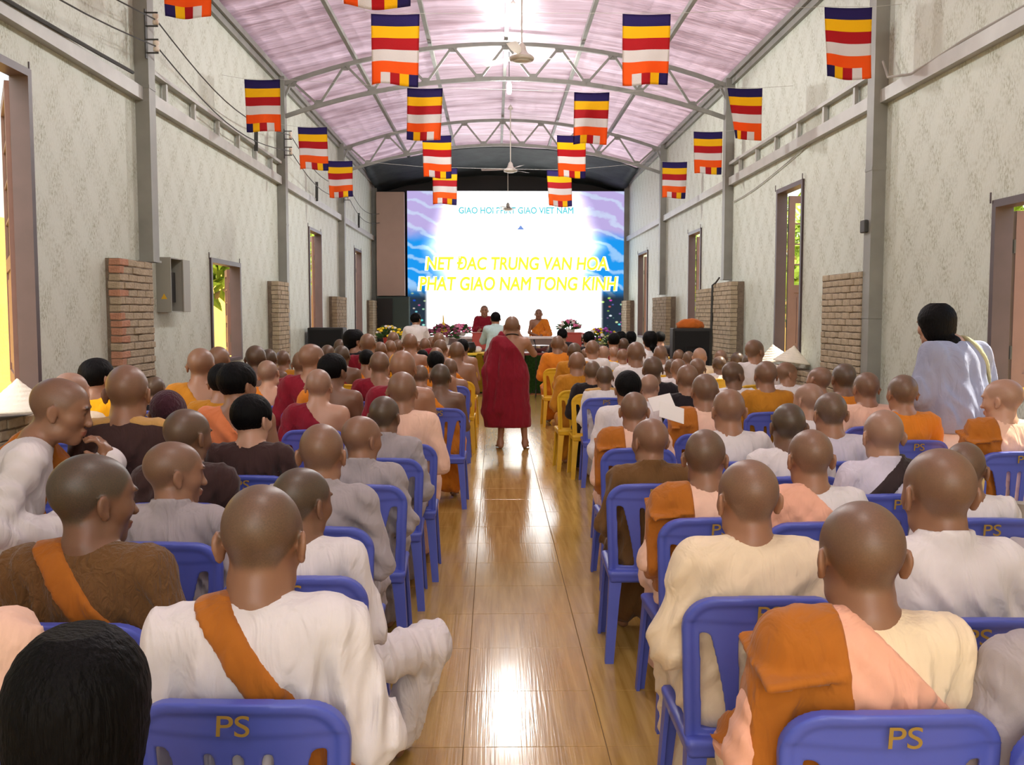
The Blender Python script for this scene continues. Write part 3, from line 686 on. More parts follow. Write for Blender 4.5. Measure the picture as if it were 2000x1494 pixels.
SY = 26.75; SX0, SX1, SZ0, SZ1 = -2.37, 3.60, 1.0, 4.98
scr = tag(empty('led_screen', ((SX0+SX1)/2, SY, SZ0)), 'large bright screen with yellow lettering across the end of the hall', 'screen')
boxm('screen_case', (SX0-scr.location.x-.02, SX1-scr.location.x+.02, .02, .16, -.02, SZ1-SZ0+.02), M_black, 0, scr)
pic = boxm('screen_picture', (SX0-scr.location.x, SX1-scr.location.x, 0, .02, 0, SZ1-SZ0), screen_material(), 0, scr)
def emat(n, c, s):
    m = bpy.data.materials.new(n); m.use_nodes = True; N = m.node_tree.nodes; N.remove(N['Principled BSDF']); e = N.new('ShaderNodeEmission'); e.inputs[0].default_value = c; e.inputs[1].default_value = s
    m.node_tree.links.new(e.outputs[0], N['Material Output'].inputs[0]); return m
M_txt = emat('yellow_letters', lin(250,226,60), .95); M_txtw = emat('white_letters', (1,1,1,1), 2.2); M_cy = emat('cyan_letters', lin(90,205,215), .75); M_logo = emat('blue_emblem', lin(120,150,215), .8)
def scr_text(s, px, py, w_px, h_px, m, parent=pic, off=0, bev=0, shear=.12, dy=-.008, ext=.002):
    me = text_mesh(s, 1.0, .0, shear=shear, off=off, bev=bev); V = verts_of(me); lo, hi = V.min(0), V.max(0)
    x, z = at(px, py, SY); W, H = w_px*SY/FPX, h_px*SY/FPX
    V2 = np.stack([(V[:,0]-(lo[0]+hi[0])/2)/(hi[0]-lo[0])*W + x-scr.location.x, np.full(len(V), dy), (V[:,1]-(lo[1]+hi[1])/2)/(hi[1]-lo[1])*H + z-SZ0], 1)
    me.vertices.foreach_set('co', V2.astype(np.float32).ravel()); me.update(); me.materials.clear(); me.materials.append(m)
    return link('lettering', me, parent)
for s, px, py, w_, h_ in (('NÉT ĐẶC TRƯNG VĂN HÓA', 1010, 514, 352, 34), ('PHẬT GIÁO NAM TÔNG KINH', 1012, 554, 384, 34)):
    s2 = s
    for a, b in zip('ÉẶƯĂÓẬÁÔ', 'EAUAOAAO'): s2 = s2.replace(a, b)
    scr_text(s2, px, py, w_+7, h_-5, M_txtw, bev=.075, dy=-.004); scr_text(s2, px, py, w_, h_-7, M_txt, bev=.028, dy=-.008)
scr_text('GIAO HOI PHAT GIAO VIET NAM', 1008, 411, 222, 13, M_cy, shear=0, bev=.03)
bm = bmesh.new(); x, z = at(1017, 445, SY); x -= scr.location.x; z -= SZ0
for pts in (((-.10,-.05),(.10,-.05),(0,.075)),): bm.faces.new([bm.verts.new((x+a, -.006, z+b)) for a, b in pts])
link('emblem', bm_mesh('emblem', bm), pic, M_logo)
# tan panel to the left of the screen with the dark cupboard below it
M_tan = mat('tan_board', lin(190,165,152), .7, var=.05, vscale=2)
tag(boxm('tan_board', (XL+.14, -2.42, 26.45, 26.6, 2.12, 4.92), M_tan, .01), 'plain tan board hanging to the left of the screen', 'panel')
M_dg = mat('dark_green_paint', lin(48,66,62), .5)
cb = tag(empty('green_cupboard', (-2.72, 26.25, 0)), 'dark green tall cupboard below the tan board', 'cupboard')
boxm('body', (-.45,.43,0,.4,0,2.1), M_dg, .01, cb); boxm('door', (-.43,-.02,-.02,0,.1,2.05), M_black, .004, cb); boxm('door', (.02,.41,-.02,0,.1,2.05), M_dg, .004, cb)

# ---- hanging lamps, with unseen ones added for fill
M_lamp = emat('lamp_glow', (1,.97,.90,1), 60)
def lamp(y, z, x, label, e=70):
    r = tag(empty('hanging_lamp', (x, y, z)), label, 'lamp', 'hanging lamps under the roof ridge')
    bm = bmesh.new(); tube(bm, [(0,0,.12), (0,0,roof_z(x)-z+.05)], .006, 6); link('cord', bm_mesh('cord', bm), r, M_wire)
    bm = bmesh.new(); lathe(bm, [(.02,.06), (.028,.07), (.03,.12), (.015,.14)], 14); link('socket', bm_mesh('socket', bm, True), r, M_white)
    bm = bmesh.new(); lathe(bm, [(.004,-.12), (.022,-.118), (.034,-.10), (.036,.03), (.026,.06), (.02,.062)], 16); link('bulb', bm_mesh('bulb', bm, True), r, M_lamp)
    d = bpy.data.lights.new('lamp_light', 'POINT'); d.energy = e; d.shadow_soft_size = .12; d.color = (1,.98,.94); o = bpy.data.objects.new('lamp_light', d); COL.objects.link(o); o.parent = r; o.location = (0,0,-.2)
lamp(16.0, 5.32, .25, 'glowing bulb hung from the ridge past the truss with the fan', 190)
lamp(12.0, 5.28, .235, 'glowing bulb hung from the ridge beside the larger ceiling fan', 130)
lamp(7.5, 5.28, .2, 'added fill bulb hung out of view over the rear rows', 75)  # unseen lamp, added to carry the row on and brighten the crowd
lamp(2.6, 5.28, .2, 'added fill bulb hung out of view over the entrance end', 75)  # added above the frame as fill light, never in view
lamp(-2.0, 5.28, .2, 'added fill bulb hung out of view behind the last row', 75)  # added behind the camera to light the backs of the rows

# ---- ceiling fans (at rest)
M_fan = mat('cream_fan_paint', lin(214,210,200), .4)
def fan(x, y, z, label, turn):
    r = tag(empty('ceiling_fan', (x, y, z), turn), label, 'ceiling fan', 'ceiling fans along the ridge')
    bm = bmesh.new(); tube(bm, [(0,0,.15), (0,0,roof_z(x)-z+.06)], .011, 8); link('down_rod', bm_mesh('down_rod', bm), r, M_fan)
    bm = bmesh.new(); lathe(bm, [(.135,-.035), (.142,-.02), (.142,.0), (.125,.012), (.075,.045), (.055,.075), (.045,.13), (.022,.16), (.014,.165)], 24); link('motor', bm_mesh('motor', bm, True), r, M_fan)
    bm = bmesh.new(); lathe(bm, [(.02,-.060), (.07,-.055), (.11,-.035)], 24); link('cap', bm_mesh('cap', bm, True), r, M_fan)
    bm = bmesh.new(); lathe(bm, [(.05,.0), (.05,.03), (.02,.08)], 16, (0,0,roof_z(x)-z-.04)); link('canopy_cup', bm_mesh('canopy_cup', bm, True), r, M_fan)
    bm = bmesh.new(); V = []
    for q in range(9):
        rr = .13+.47*q/8; wd = .022+.036*min(1, q/3); tw = .010
        V.append([bm.verts.new((rr, -wd, .012-tw)), bm.verts.new((rr, wd, .012+tw))])
    for a, b in zip(V, V[1:]): bm.faces.new((a[0], b[0], b[1], a[1]))
    bmesh.ops.solidify(bm, geom=bm.faces[:], thickness=.004); me = bm_mesh('blade', bm, mat=M_fan)
    for q in range(3): o = link('blade', me, r); o.rotation_euler = (0,0,2*PI*q/3)
for px, py, y, l, t in ((1019, 112, 11.4, 'cream ceiling fan in front of the nearer hanging lamp', .3), (997, 332, 20.0, 'cream ceiling fan before the dark canopy', .9), (992, 408, 26.2, 'small-looking cream fan hanging before the bright screen', .2)):
    x, z = at(px, py, y); fan(x, y, z, l, t)

# ---- Buddhist flags on strings
FLC = [mat('flag_'+n, lin(*c), .85, bump=.15, bscale=120) for n, c in (('blue',(52,40,110)), ('yellow',(250,205,20)), ('red',(196,34,44)), ('white',(232,228,226)), ('orange',(250,112,28)))]
def flag_mesh(seed, flip, wf=.435, hf=.63, curl=0):
    bm = bmesh.new(); nx, nz = 20, 24; rs = random.Random(seed); a1, a2, sk = rs.uniform(0,6), rs.uniform(0,6), rs.uniform(-.03,.03); V = {}
    for i in range(nx+1):
        for j in range(nz+1):
            u, v = i/nx, j/nz; b = v**1.2
            x = (u-.5)*wf*(1-.05*b) + sk*b; y = b*(.030*math.sin(4.2*u+a1+2*v) + .014*math.sin(9*u+a2)); z = -v*hf - .008*math.sin(PI*u)*(1-b) - .012*math.sin(5*u+a2)*b
            if curl: y -= curl*.12*max(0, .35-u)*v*3; x += curl*.20*max(0, .3-u)*v
            V[i,j] = bm.verts.new((x, y, z))
    for i in range(nx):
        for j in range(nz):
            uu = (i+.5)/nx; vv = (j+.5)/nz
            if flip: uu = 1-uu
            if vv < 5/6: mi = int(vv*6)
            else:
                c = int(uu*5); mi = [4,3,2,1,0][c]
            f = bm.faces.new((V[i,j], V[i,j+1], V[i+1,j+1], V[i+1,j])); f.material_index = min(mi,4)
    bmesh.ops.solidify(bm, geom=bm.faces[:], thickness=.0025)
    me = bm_mesh('flag', bm, True)
    for m in FLC: me.materials.append(m)
    return me
FLAGS = [(772,27,8.9,0,'in the row over the second railing bay, beside the hanging lamp',0), (1263,27,8.9,0,'right of the lamp',0), (1657,14,8.9,1,'against the right wall',0), (365,-108,8.9,1,'against the left wall',0),
         (512,155,12.1,1,'',0), (830,172,12.1,1,'',0), (1156,180,12.1,1,'',0), (1455,172,12.1,1,'',1),
         (610,248,14.7,0,'',0), (853,264,14.7,0,'',0), (1116,264,14.7,0,'',0), (1383,257,14.7,0,'',0),
         (664,314,17.1,0,'',0), (869,328,17.1,0,'',0), (1092,332,17.1,0,'',0), (1318,316,17.1,0,'',0), (735,-190,6.2,0,'',0)]
POS = ['on the left side of its string', 'left of the ridge', 'right of the ridge', 'on the right side of its string']
ROW = {8.9:'the string nearest the entrance', 12.1:'the string before the second truss', 14.7:'the string by the second truss', 17.1:'the string nearest the stage', 6.2:'the string over the rear rows'}
rowpts = {}
for k, (px, py, y, fl, _, cu) in enumerate(FLAGS):
    x, z = at(px, py, y); pos = 0 if x < -1.6 else 1 if x < .19 else 2 if x < 1.7 else 3
    o = tag(link('hanging_flag', flag_mesh(k+3, fl, curl=cu), None, None, (x, y, z)), 'striped five-colour flag %s, %s' % (POS[pos], ROW[y]), 'flag', 'five-colour flags on strings')
    rowpts.setdefault(y, []).append((x, z))
M_str = mat('thin_string', lin(190,190,185), .8)
for y, pts in rowpts.items():
    pts = sorted(pts); zl = pts[0][1]+.05; zr = pts[-1][1]+.03
    P_ = [(XL+.01, y, zl)] + [(x+d, y-.004, z+.003) for x, z in pts for d in (-.21,.21)] + [(XR-.01, y, zr)]
    bm = bmesh.new(); tube(bm, P_, .0022, 5); tag(link('flag_string', bm_mesh('flag_string', bm), None, M_str), 'thin cord with flags, ' + ROW[y].replace('the string ', ''), 'string', 'cords carrying the flags')

# ---- insulators and wires on the left columns
M_por = mat('porcelain', lin(225,215,200), .3)
def bracket(y, z, label):
    r = tag(empty('insulator_bracket', (XL+.13, y-.02, z)), label, 'insulator', 'insulator brackets on left columns'); bm = bmesh.new()
    box(bm, 0, .012, -.02, .02, -.20, .24)
    for q in (-.15, -.03, .09, .21): tube(bm, [(.01,0,q), (.12,0,q)], .008, 6)
    link('arm', bm_mesh('arm', bm), r, M_wire); 
    for q in (-.09, .15):
        bm = bmesh.new(); lathe(bm, [(.012,-.05), (.028,-.045), (.028,-.015), (.016,0), (.028,.015), (.028,.045), (.012,.05)], 12, (.10,0,q)); link('insulator', bm_mesh('insulator', bm, True), r, M_por)
BRK = [(9.14, 4.18), (15.02, 4.20), (20.87, 4.20), (3.27, 4.2), (26.6, 4.2)]
for (y, z), l in zip(BRK, ('porcelain insulators on the column by the meter box','porcelain insulators on the column past the small window','porcelain insulators on the column near the stage','porcelain insulators on the column at the entrance','porcelain insulators on the corner column by the tan panel')): bracket(y, z, l)
BS = sorted(BRK)
for h, nm in ((.15,'upper'), (-.09,'lower')):
    P_ = []
    for (ya, za), (yb, zb) in zip(BS, BS[1:]):
        for q in range(13): t = q/12; P_.append((XL+.23-.05*math.sin(PI*t), ya+(yb-ya)*t, za+(zb-za)*t+h-.22*math.sin(PI*t)))
    bm = bmesh.new(); tube(bm, P_, .007, 5); tag(link('power_cable', bm_mesh('power_cable', bm), None, M_wire), '%s dark cable sagging between the left wall insulators' % nm, 'cable')
for y, z, l in ((13.4, 3.9, 'short dark strip sticking up past the left railing'), (17.9, 3.74, 'short dark strip above the third left window'), (23.4, 3.74, 'short dark strip above the last left window')):
    bm = bmesh.new(); bar(bm, (XL+.09, y, z-.05), (XL+.09, y+.03, z+.30), .05, .015); tag(link('metal_strip', bm_mesh('metal_strip', bm), None, M_wire), l, 'strip')
M_wc = mat('pale_cable', lin(160,158,150), .6)
bm = bmesh.new(); tube(bm, [(XR-.09,9.1,3.98),(XR-.10,8.95,3.80),(XR-.07,8.5,3.72),(XR-.06,7.6,3.76),(XR-.05,6,3.75)], .012, 6); tag(link('wall_cable', bm_mesh('wall_cable', bm), None, M_wc), 'pale cable drooping off the right steel column onto the channel', 'cable')
bm = bmesh.new(); tube(bm, [(XR-.02, 15.0+ (9.4-15.0)*t, 3.44+.18*math.cos(PI*t)*(-1)+ .1) for t in [q/10 for q in range(11)]], .007, 5); tag(link('wall_cable', bm_mesh('wall_cable', bm), None, M_wc), 'thin cable slung below the right railing', 'cable')
bm = bmesh.new(); tube(bm, [(XL+.09, 1.0+7.9*t, 3.80-.10*math.sin(PI*t)) for t in [q/12 for q in range(13)]], .016, 6); tag(link('wall_cable', bm_mesh('wall_cable', bm), None, M_wire), 'thick dark cable lying along the left channel', 'cable')
# conduit in front of the right pier
bm = bmesh.new(); tube(bm, [(XR-.21,15.45,2.1),(XR-.22,15.46,1.5),(XR-.23,15.46,.2)], .022, 8); tube(bm, [(XR-.2,15.05,2.2),(XR-.2,15.3,2.13),(XR-.21,15.45,2.1)], .014, 6); tag(link('conduit', bm_mesh('conduit', bm), None, M_wire), 'dark conduit running down the pier behind the right loudspeaker', 'conduit')

# ---- meter box
M_box = mat('grey_box_paint', lin(150,150,140), .5)
r = tag(empty('meter_box', (XL, 9.62, 1.66)), 'open grey metal meter box with yellow warning triangle on left wall', 'electrical box')
bm = bmesh.new(); box(bm, 0, .145, 0, .012, 0, .54); box(bm, 0, .145, .348, .36, 0, .54); box(bm, 0, .145, .012, .348, 0, .012); box(bm, 0, .145, .012, .348, .528, .54); box(bm, 0, .012, .012, .348, .012, .528)
link('case', bm_mesh('case', bm), r, M_box)
dr = boxm('door', (.145,.160,.34,.56,.005,.535), M_box, .003, r)
bm = bmesh.new(); box(bm, .012,.03,.012,.348,.012,.528); link('inner_panel', bm_mesh('inner_panel', bm), r, M_black)
bm = bmesh.new(); bm.faces.new([bm.verts.new(p) for p in ((.045,-.002,.13),(.105,-.002,.13),(.075,-.002,.185))]); link('warning_mark', bm_mesh('warning_mark', bm), r, mat('warning_yellow', lin(225,180,40), .6))
bm = bmesh.new(); box(bm, .03,.09,.06,.30,.1,.4); link('breaker_block', bm_mesh('breaker_block', bm), r, M_black)
# socket on the right column and switch
r = tag(boxm('wall_socket', (XR-.17, XR-.13, 9.24, 9.36, 2.42, 2.54), M_wire, .008), 'small dark socket on the right column beside the woman', 'socket')
# ================================================================ outside the windows
M_ground = mat('sunny_soil', lin(206,176,120), .95, var=.2, vscale=2)
tag(boxm('ground', (-40, 40, -30, 60, -.5, -.13), M_ground), kind='structure')
M_stucco = mat('ochre_wall_paint', lin(226,186,98), .9, var=.18, vscale=1.5, bump=.4, bscale=20)
tag(boxm('garden_wall', (-9.2, -9.0, 2, 40, -.13, 3.4), M_stucco), 'ochre garden wall seen through the left windows', 'wall')
tag(boxm('garden_wall', (10.4, 10.6, 2, 40, -.13, 2.6), M_stucco), 'ochre garden wall seen through the right windows', 'wall')
M_bark = mat('tree_bark', lin(190,160,110), .9, var=.3, vscale=5, bump=.8, bscale=12)
M_leafg = mat('sunlit_leaf', lin(140,165,40), .6, var=.35, vscale=3)
def tree(x, y, h, seed, label, crown=1.6, rt=.22):
    rs = random.Random(seed); r = tag(empty('garden_tree', (x, y, -.13)), label, 'tree', 'trees outside the windows')
    bm = bmesh.new(); P_ = [(0,0,0), (.05,.05,h*.3), (-.05,.1,h*.65), (.05,0,h)]; tube(bm, P_, [rt, rt*.8, rt*.6, rt*.35], 10)
    for q in range(5):
        a = rs.uniform(0,6.28); z = h*rs.uniform(.5,.9); tube(bm, [(0,.05,z), (math.cos(a)*crown*.4, math.sin(a)*crown*.4, z+.5), (math.cos(a)*crown*.8, math.sin(a)*crown*.8, z+.8)], [rt*.4, rt*.25, .03], 7)
    link('trunk', bm_mesh('trunk', bm, True), r, M_bark)
    n = 1500; c = np.random.RandomState(seed); pos = c.normal(size=(n,3)); pos /= np.linalg.norm(pos, axis=1)[:,None]; pos *= (c.uniform(.35,1,(n,1)))*np.array((crown, crown, crown*.9)); pos[:,2] += h
    V = []; Q = []
    for i in range(n):
        d = Vector(c.normal(size=3)).normalized(); s = d.orthogonal().normalized()*.07; d = d*.16; p = Vector(pos[i]); b = len(V)
        nrm = d.cross(s).normalized()*.02
        V += [p-d, p+s+nrm, p+d, p-s+nrm]; Q.append((b, b+1, b+2, b+3))
    me = bpy.data.meshes.new('foliage'); me.from_pydata([tuple(v) for v in V], [], Q); link('foliage', me, r, M_leafg)
tree(-7.0, 8.6, 3.6, 1, 'leafy tree outside the tall bright left window', 1.5, .3); tree(-5.6, 17.5, 2.9, 2, 'leafy tree outside the small left window', 1.3, .25); tree(-6.4, 27.5, 3.4, 3, 'leafy tree outside the third left window', 1.6)
tree(6.8, 10.5, 2.7, 4, 'leafy tree outside the right entrance window', 1.5); tree(6.9, 20.5, 2.8, 5, 'leafy tree outside the second right window', 1.7); tree(6.9, 29.5, 3.2, 6, 'leafy tree outside the third right window', 1.8)
# ================================================================ plastic chairs
M_blue = mat('blue_plastic', lin(84,98,194), .38, var=.06, vscale=5); M_yel = mat('yellow_plastic', lin(226,178,40), .4, var=.08, vscale=5)
M_ps = mat('gold_paint', lin(158,126,50), .7)
CW, CT, CS = .225, .86, .43
def chair_parts():
    # backrest: an arched plate with two large side openings and three fanned slots
    F = Field(axis((-.26,.26,.006)), axis((-.03,.03,.005)), axis((-.04,.47,.006))); X, Y, Z = F.grid()
    u, v = np.abs(X), Z; H = CT-CS
    half = CW - .012 + .02*v/H
    top = H - .018*(u/CW)**2
    q0, q1 = u-(half-.09), v-(top-.09)
    d2 = np.sqrt(np.maximum(q0,0)**2+np.maximum(q1,0)**2) + np.minimum(np.maximum(q0,q1),0) - .09
    d2 = np.maximum(d2, -v-.02)
    # side openings between stile and centre panel
    outer = u-(half-.048); inner = (.092+.055*np.clip(v/.30,0,1.05)**1.5)-u; up_ = v-.318+.9*np.maximum(0,.165-u)**1.2; lo_ = .03-v
    hole = np.maximum(np.maximum(outer, inner), np.maximum(up_, lo_)); hole = hole + .012*np.exp(-((outer-inner)**2)*200)*0
    q = np.maximum(hole+.02, 0)*0
    slot = np.full_like(hole*Y*0+hole, 1.0)
    for c, t in ((0,0), (-.062,-.06), (.062,.06)):
        xx = X-(c+t*(v-.3)*1.0); slot = np.minimum(slot, np.maximum(np.sqrt(xx**2+np.maximum(np.abs(v-.20)-.10,0)**2)-.0115, -9))
    body = np.maximum(d2, -np.minimum(hole, slot))
    # thickness: ribbed rim round the outside and round the openings
    rim = np.maximum(np.abs(d2+.008)-.008, 0); th = .0055 + .009*np.exp(-(rim/.010)**2) + .004*ss(v, H-.082, H-.074)
    F.F = np.maximum(body, np.abs(Y)-th).astype(np.float32)
    me = F.mesh('backrest'); V = verts_of(me)
    t = np.clip(V[:,2]/H, -.1, 1); V[:,1] += -.155 - .055*t + .045*(V[:,0]/CW)**2*(.4+.6*t); V[:,2] += CS
    me.vertices.foreach_set('co', V.ravel()); me.update()
    # seat: dished pan with rolled rim
    F = Field(axis((-.25,.25,.011)), axis((-.24,.29,.011)), axis((.36,.47,.006)))
    F.rbox((0,.025,.425), (.218,.215,.014), .012, 0); F.rbox((0,.025,.405), (.215,.212,.028), .02, .01); F.rbox((0,.025,.385), (.200,.197,.035), .02, .005, op='sub'); F.ell((0,.03,.56), (.35,.35,.127), .02, op='sub')
    seat = F.mesh('seat')
    legs = []
    for sx, sy in ((-1,-1),(1,-1),(-1,1),(1,1)):
        bm = bmesh.new(); y0, y1 = (-.150,-.185) if sy < 0 else (.205,.245); rings = []
        for z, w_ in ((.43,.062),(.3,.052),(0,.040)):
            f = 1-z/.43; cx, cy = sx*(.188+.022*f), y0+(y1-y0)*f; a = w_; b = .014
            prof = [(0,0),(-a,0),(-a,-b),(-b,-b),(-b,-a),(0,-a)]          # an L profile, corner outwards
            rings.append([bm.verts.new((cx+sx*(.022+p[0]), cy+sy*(.022+p[1]), z)) for p in prof])
        for A, B in zip(rings, rings[1:]):
            for i in range(6): bm.faces.new((A[i], A[(i+1)%6], B[(i+1)%6], B[i]))
        bm.faces.new(rings[0]); bm.faces.new(rings[-1][::-1]); bmesh.ops.recalc_face_normals(bm, faces=bm.faces[:]); legs.append(bm_mesh('leg', bm))
    ps = text_mesh('PS', .062, .0006, off=.0002, shear=.05); V = verts_of(ps); V2 = np.stack([V[:,0]*1.25, -.232-V[:,2]-.000*V[:,1], V[:,1]+CT-.064], 1); V2[:,1] += .02*(V2[:,0]/CW)**2 ; ps.vertices.foreach_set('co', V2.astype(np.float32).ravel()); ps.update(); ps.materials.clear(); ps.materials.append(M_ps)
    for m in [me, seat] + legs: m.materials.append(M_blue)
    return me, seat, legs, ps
CH = chair_parts()
def chair(x, y, rz, label, group, yellow=False, letters=True, sc=1.0):
    r = tag(empty('plastic_chair', (x, y, 0), rz), label, 'chair', group); r.scale = (sc, sc, sc)
    def part(nm, me, p=r):
        o = link(nm, me, p)
        if yellow and nm != 'lettering': o.material_slots[0].link = 'OBJECT'; o.material_slots[0].material = M_yel
        return o
    b = part('backrest', CH[0]); part('seat', CH[1])
    for l in CH[2]: part('leg', l)
    if letters and not yellow: part('lettering', CH[3], b)
    return r

# ================================================================ people
def skin_material():
    m = bpy.data.materials.new('skin'); m.use_nodes = True; N = m.node_tree.nodes; L = m.node_tree.links; p = N['Principled BSDF']
    oi = N.new('ShaderNodeObjectInfo'); at_ = N.new('ShaderNodeAttribute'); at_.attribute_name = 'paint'; sp = N.new('ShaderNodeSeparateColor'); L.new(at_.outputs['Color'], sp.inputs[0])
    sh = N.new('ShaderNodeAttribute'); sh.attribute_type = 'OBJECT'; sh.attribute_name = 'stubble'
    tc = N.new('ShaderNodeTexCoord'); n = N.new('ShaderNodeTexNoise'); n.inputs['Scale'].default_value = 260; n.inputs['Detail'].default_value = 2; L.new(tc.outputs['Object'], n.inputs[0])
    n2 = N.new('ShaderNodeTexNoise'); n2.inputs['Scale'].default_value = 14; n2.inputs['Detail'].default_value = 4; L.new(tc.outputs['Object'], n2.inputs[0])
    def mth(op, a, b):
        q = N.new('ShaderNodeMath'); q.operation = op
        for i, v in enumerate((a, b)):
            if isinstance(v, (int,float)): q.inputs[i].default_value = v
            else: L.new(v, q.inputs[i])
        return q.outputs[0]
    def mix(f, a, b, bt='MIX'):
        q = N.new('ShaderNodeMix'); q.data_type = 'RGBA'; q.blend_type = bt
        if isinstance(f, (int,float)): q.inputs[0].default_value = f
        else: L.new(f, q.inputs[0])
        for i, v in ((6,a),(7,b)):
            if isinstance(v, tuple): q.inputs[i].default_value = v
            else: L.new(v, q.inputs[i])
        return q.outputs[2]
    base = mix(mth('MULTIPLY', n2.outputs['Fac'], .5), oi.outputs['Color'], (.86,.75,.66,1), 'MULTIPLY')
    f = mth('MULTIPLY', mth('MULTIPLY', sp.outputs[0], sh.outputs['Fac']), mth('ADD', mth('MULTIPLY', n.outputs['Fac'], .7), .55))
    q = N.new('ShaderNodeClamp'); L.new(f, q.inputs[0])
    c = mix(q.outputs[0], base, lin(58,56,44)); c = mix(mth('MULTIPLY', sp.outputs[1], .5), c, lin(150,70,66)); c = mix(mth('MULTIPLY', sp.outputs[2], .8), c, lin(30,22,20))
    L.new(c, p.inputs['Base Color']); p.inputs['Roughness'].default_value = .42; p.inputs['Specular IOR Level'].default_value = .55
    p.inputs['Subsurface Weight'].default_value = 0
    b = N.new('ShaderNodeBump'); b.inputs['Strength'].default_value = .12; b.inputs['Distance'].default_value = .002; L.new(n.outputs['Fac'], b.inputs['Height']); L.new(b.outputs[0], p.inputs['Normal']); return m
M_skin = skin_material()
def cloth_material(name, ws=420, bs=.3, wr=9, wb=.45):
    m = mat(name, obj_color=True, rough=.88, spec=.2, var=.07, vscale=7, sheen=.15); N = m.node_tree.nodes; L = m.node_tree.links; p = N['Principled BSDF']
    tc = N.new('ShaderNodeTexCoord'); mp = N.new('ShaderNodeMapping'); mp.inputs['Scale'].default_value = (1,1,.45); mp.inputs['Rotation'].default_value = (.2,.35,.1); L.new(tc.outputs['Object'], mp.inputs[0])
    n = N.new('ShaderNodeTexNoise'); n.inputs['Scale'].default_value = wr; n.inputs['Detail'].default_value = 3; n.inputs['Distortion'].default_value = 1.2; L.new(mp.outputs[0], n.inputs[0])
    v = N.new('ShaderNodeTexNoise'); v.inputs['Scale'].default_value = ws; L.new(tc.outputs['Object'], v.inputs[0])
    b = N.new('ShaderNodeBump'); b.inputs['Strength'].default_value = wb; b.inputs['Distance'].default_value = .05; L.new(n.outputs['Fac'], b.inputs['Height'])
    b2 = N.new('ShaderNodeBump'); b2.inputs['Strength'].default_value = bs; b2.inputs['Distance'].default_value = .001; L.new(v.outputs['Fac'], b2.inputs['Height']); L.new(b.outputs[0], b2.inputs['Normal']); L.new(b2.outputs[0], p.inputs['Normal']); return m
M_cloth = cloth_material('robe_cloth'); M_knit = cloth_material('knitted_wool', 150, .9, 40, .5)
M_hair = mat('black_hair', lin(8,7,8), .6, spec=.12, bump=.5, bscale=90, stretch=(1,1,.15))
COLS = dict(W=((228,222,222),'white'), C=((240,220,188),'cream'), P=((242,200,176),'pale pink'), L=((214,208,222),'pale lavender'), G=((168,160,162),'grey'), B=((66,46,44),'dark brown'), M=((132,24,42),'maroon'), O=((216,128,36),'orange'),
            Y=((250,178,20),'golden yellow'), S=((230,134,84),'salmon orange'), N=((112,80,46),'brown'), K=((34,28,32),'black'), T=((186,124,34),'ochre'), U=((78,46,52),'plum brown'), A=((186,212,214),'pale blue'))
SASH = (178,106,36)
SKIN = {1:(188,146,122), 2:(156,114,88), 3:(120,86,64)}
LIB = {}
def lib_body(P, J, res, key):
    k = ('b', key)
    if k not in LIB: m = body_mesh('person', P, J, res); m.materials.append(M_skin); LIB[k] = m
    return LIB[k]
ORD = ['back','second','third','fourth','fifth','sixth','seventh','eighth','ninth','tenth','eleventh','twelfth','thirteenth','fourteenth','fifteenth','sixteenth','seventeenth','eighteenth','nineteenth','twentieth','last']
def person(px, py, wpx, robe='tW', skin=2, stub=.5, yaw=0, pitch=4, roll=0, hair=None, ex='', label=None, Y=None, hi=None, P=None, rz=0, sc=None, where=None, chairc=None, seed=None, noface=False):
    """px,py: crown of the head in the photo, wpx: breadth of the skull in the photo"""
    yh = Y or 340.0/wpx; x, z = at(px, py, yh)
    return dict(x=x, z=z, yh=yh, px=px, py=py, w=wpx, robe=robe, skin=skin, stub=stub, yaw=yaw, pitch=pitch, roll=roll, hair=hair, ex=ex, label=label, hi=(wpx >= 58) if hi is None else hi, P=P or {}, rz=rz, sc=sc, where=where, chairc=chairc, seed=seed)
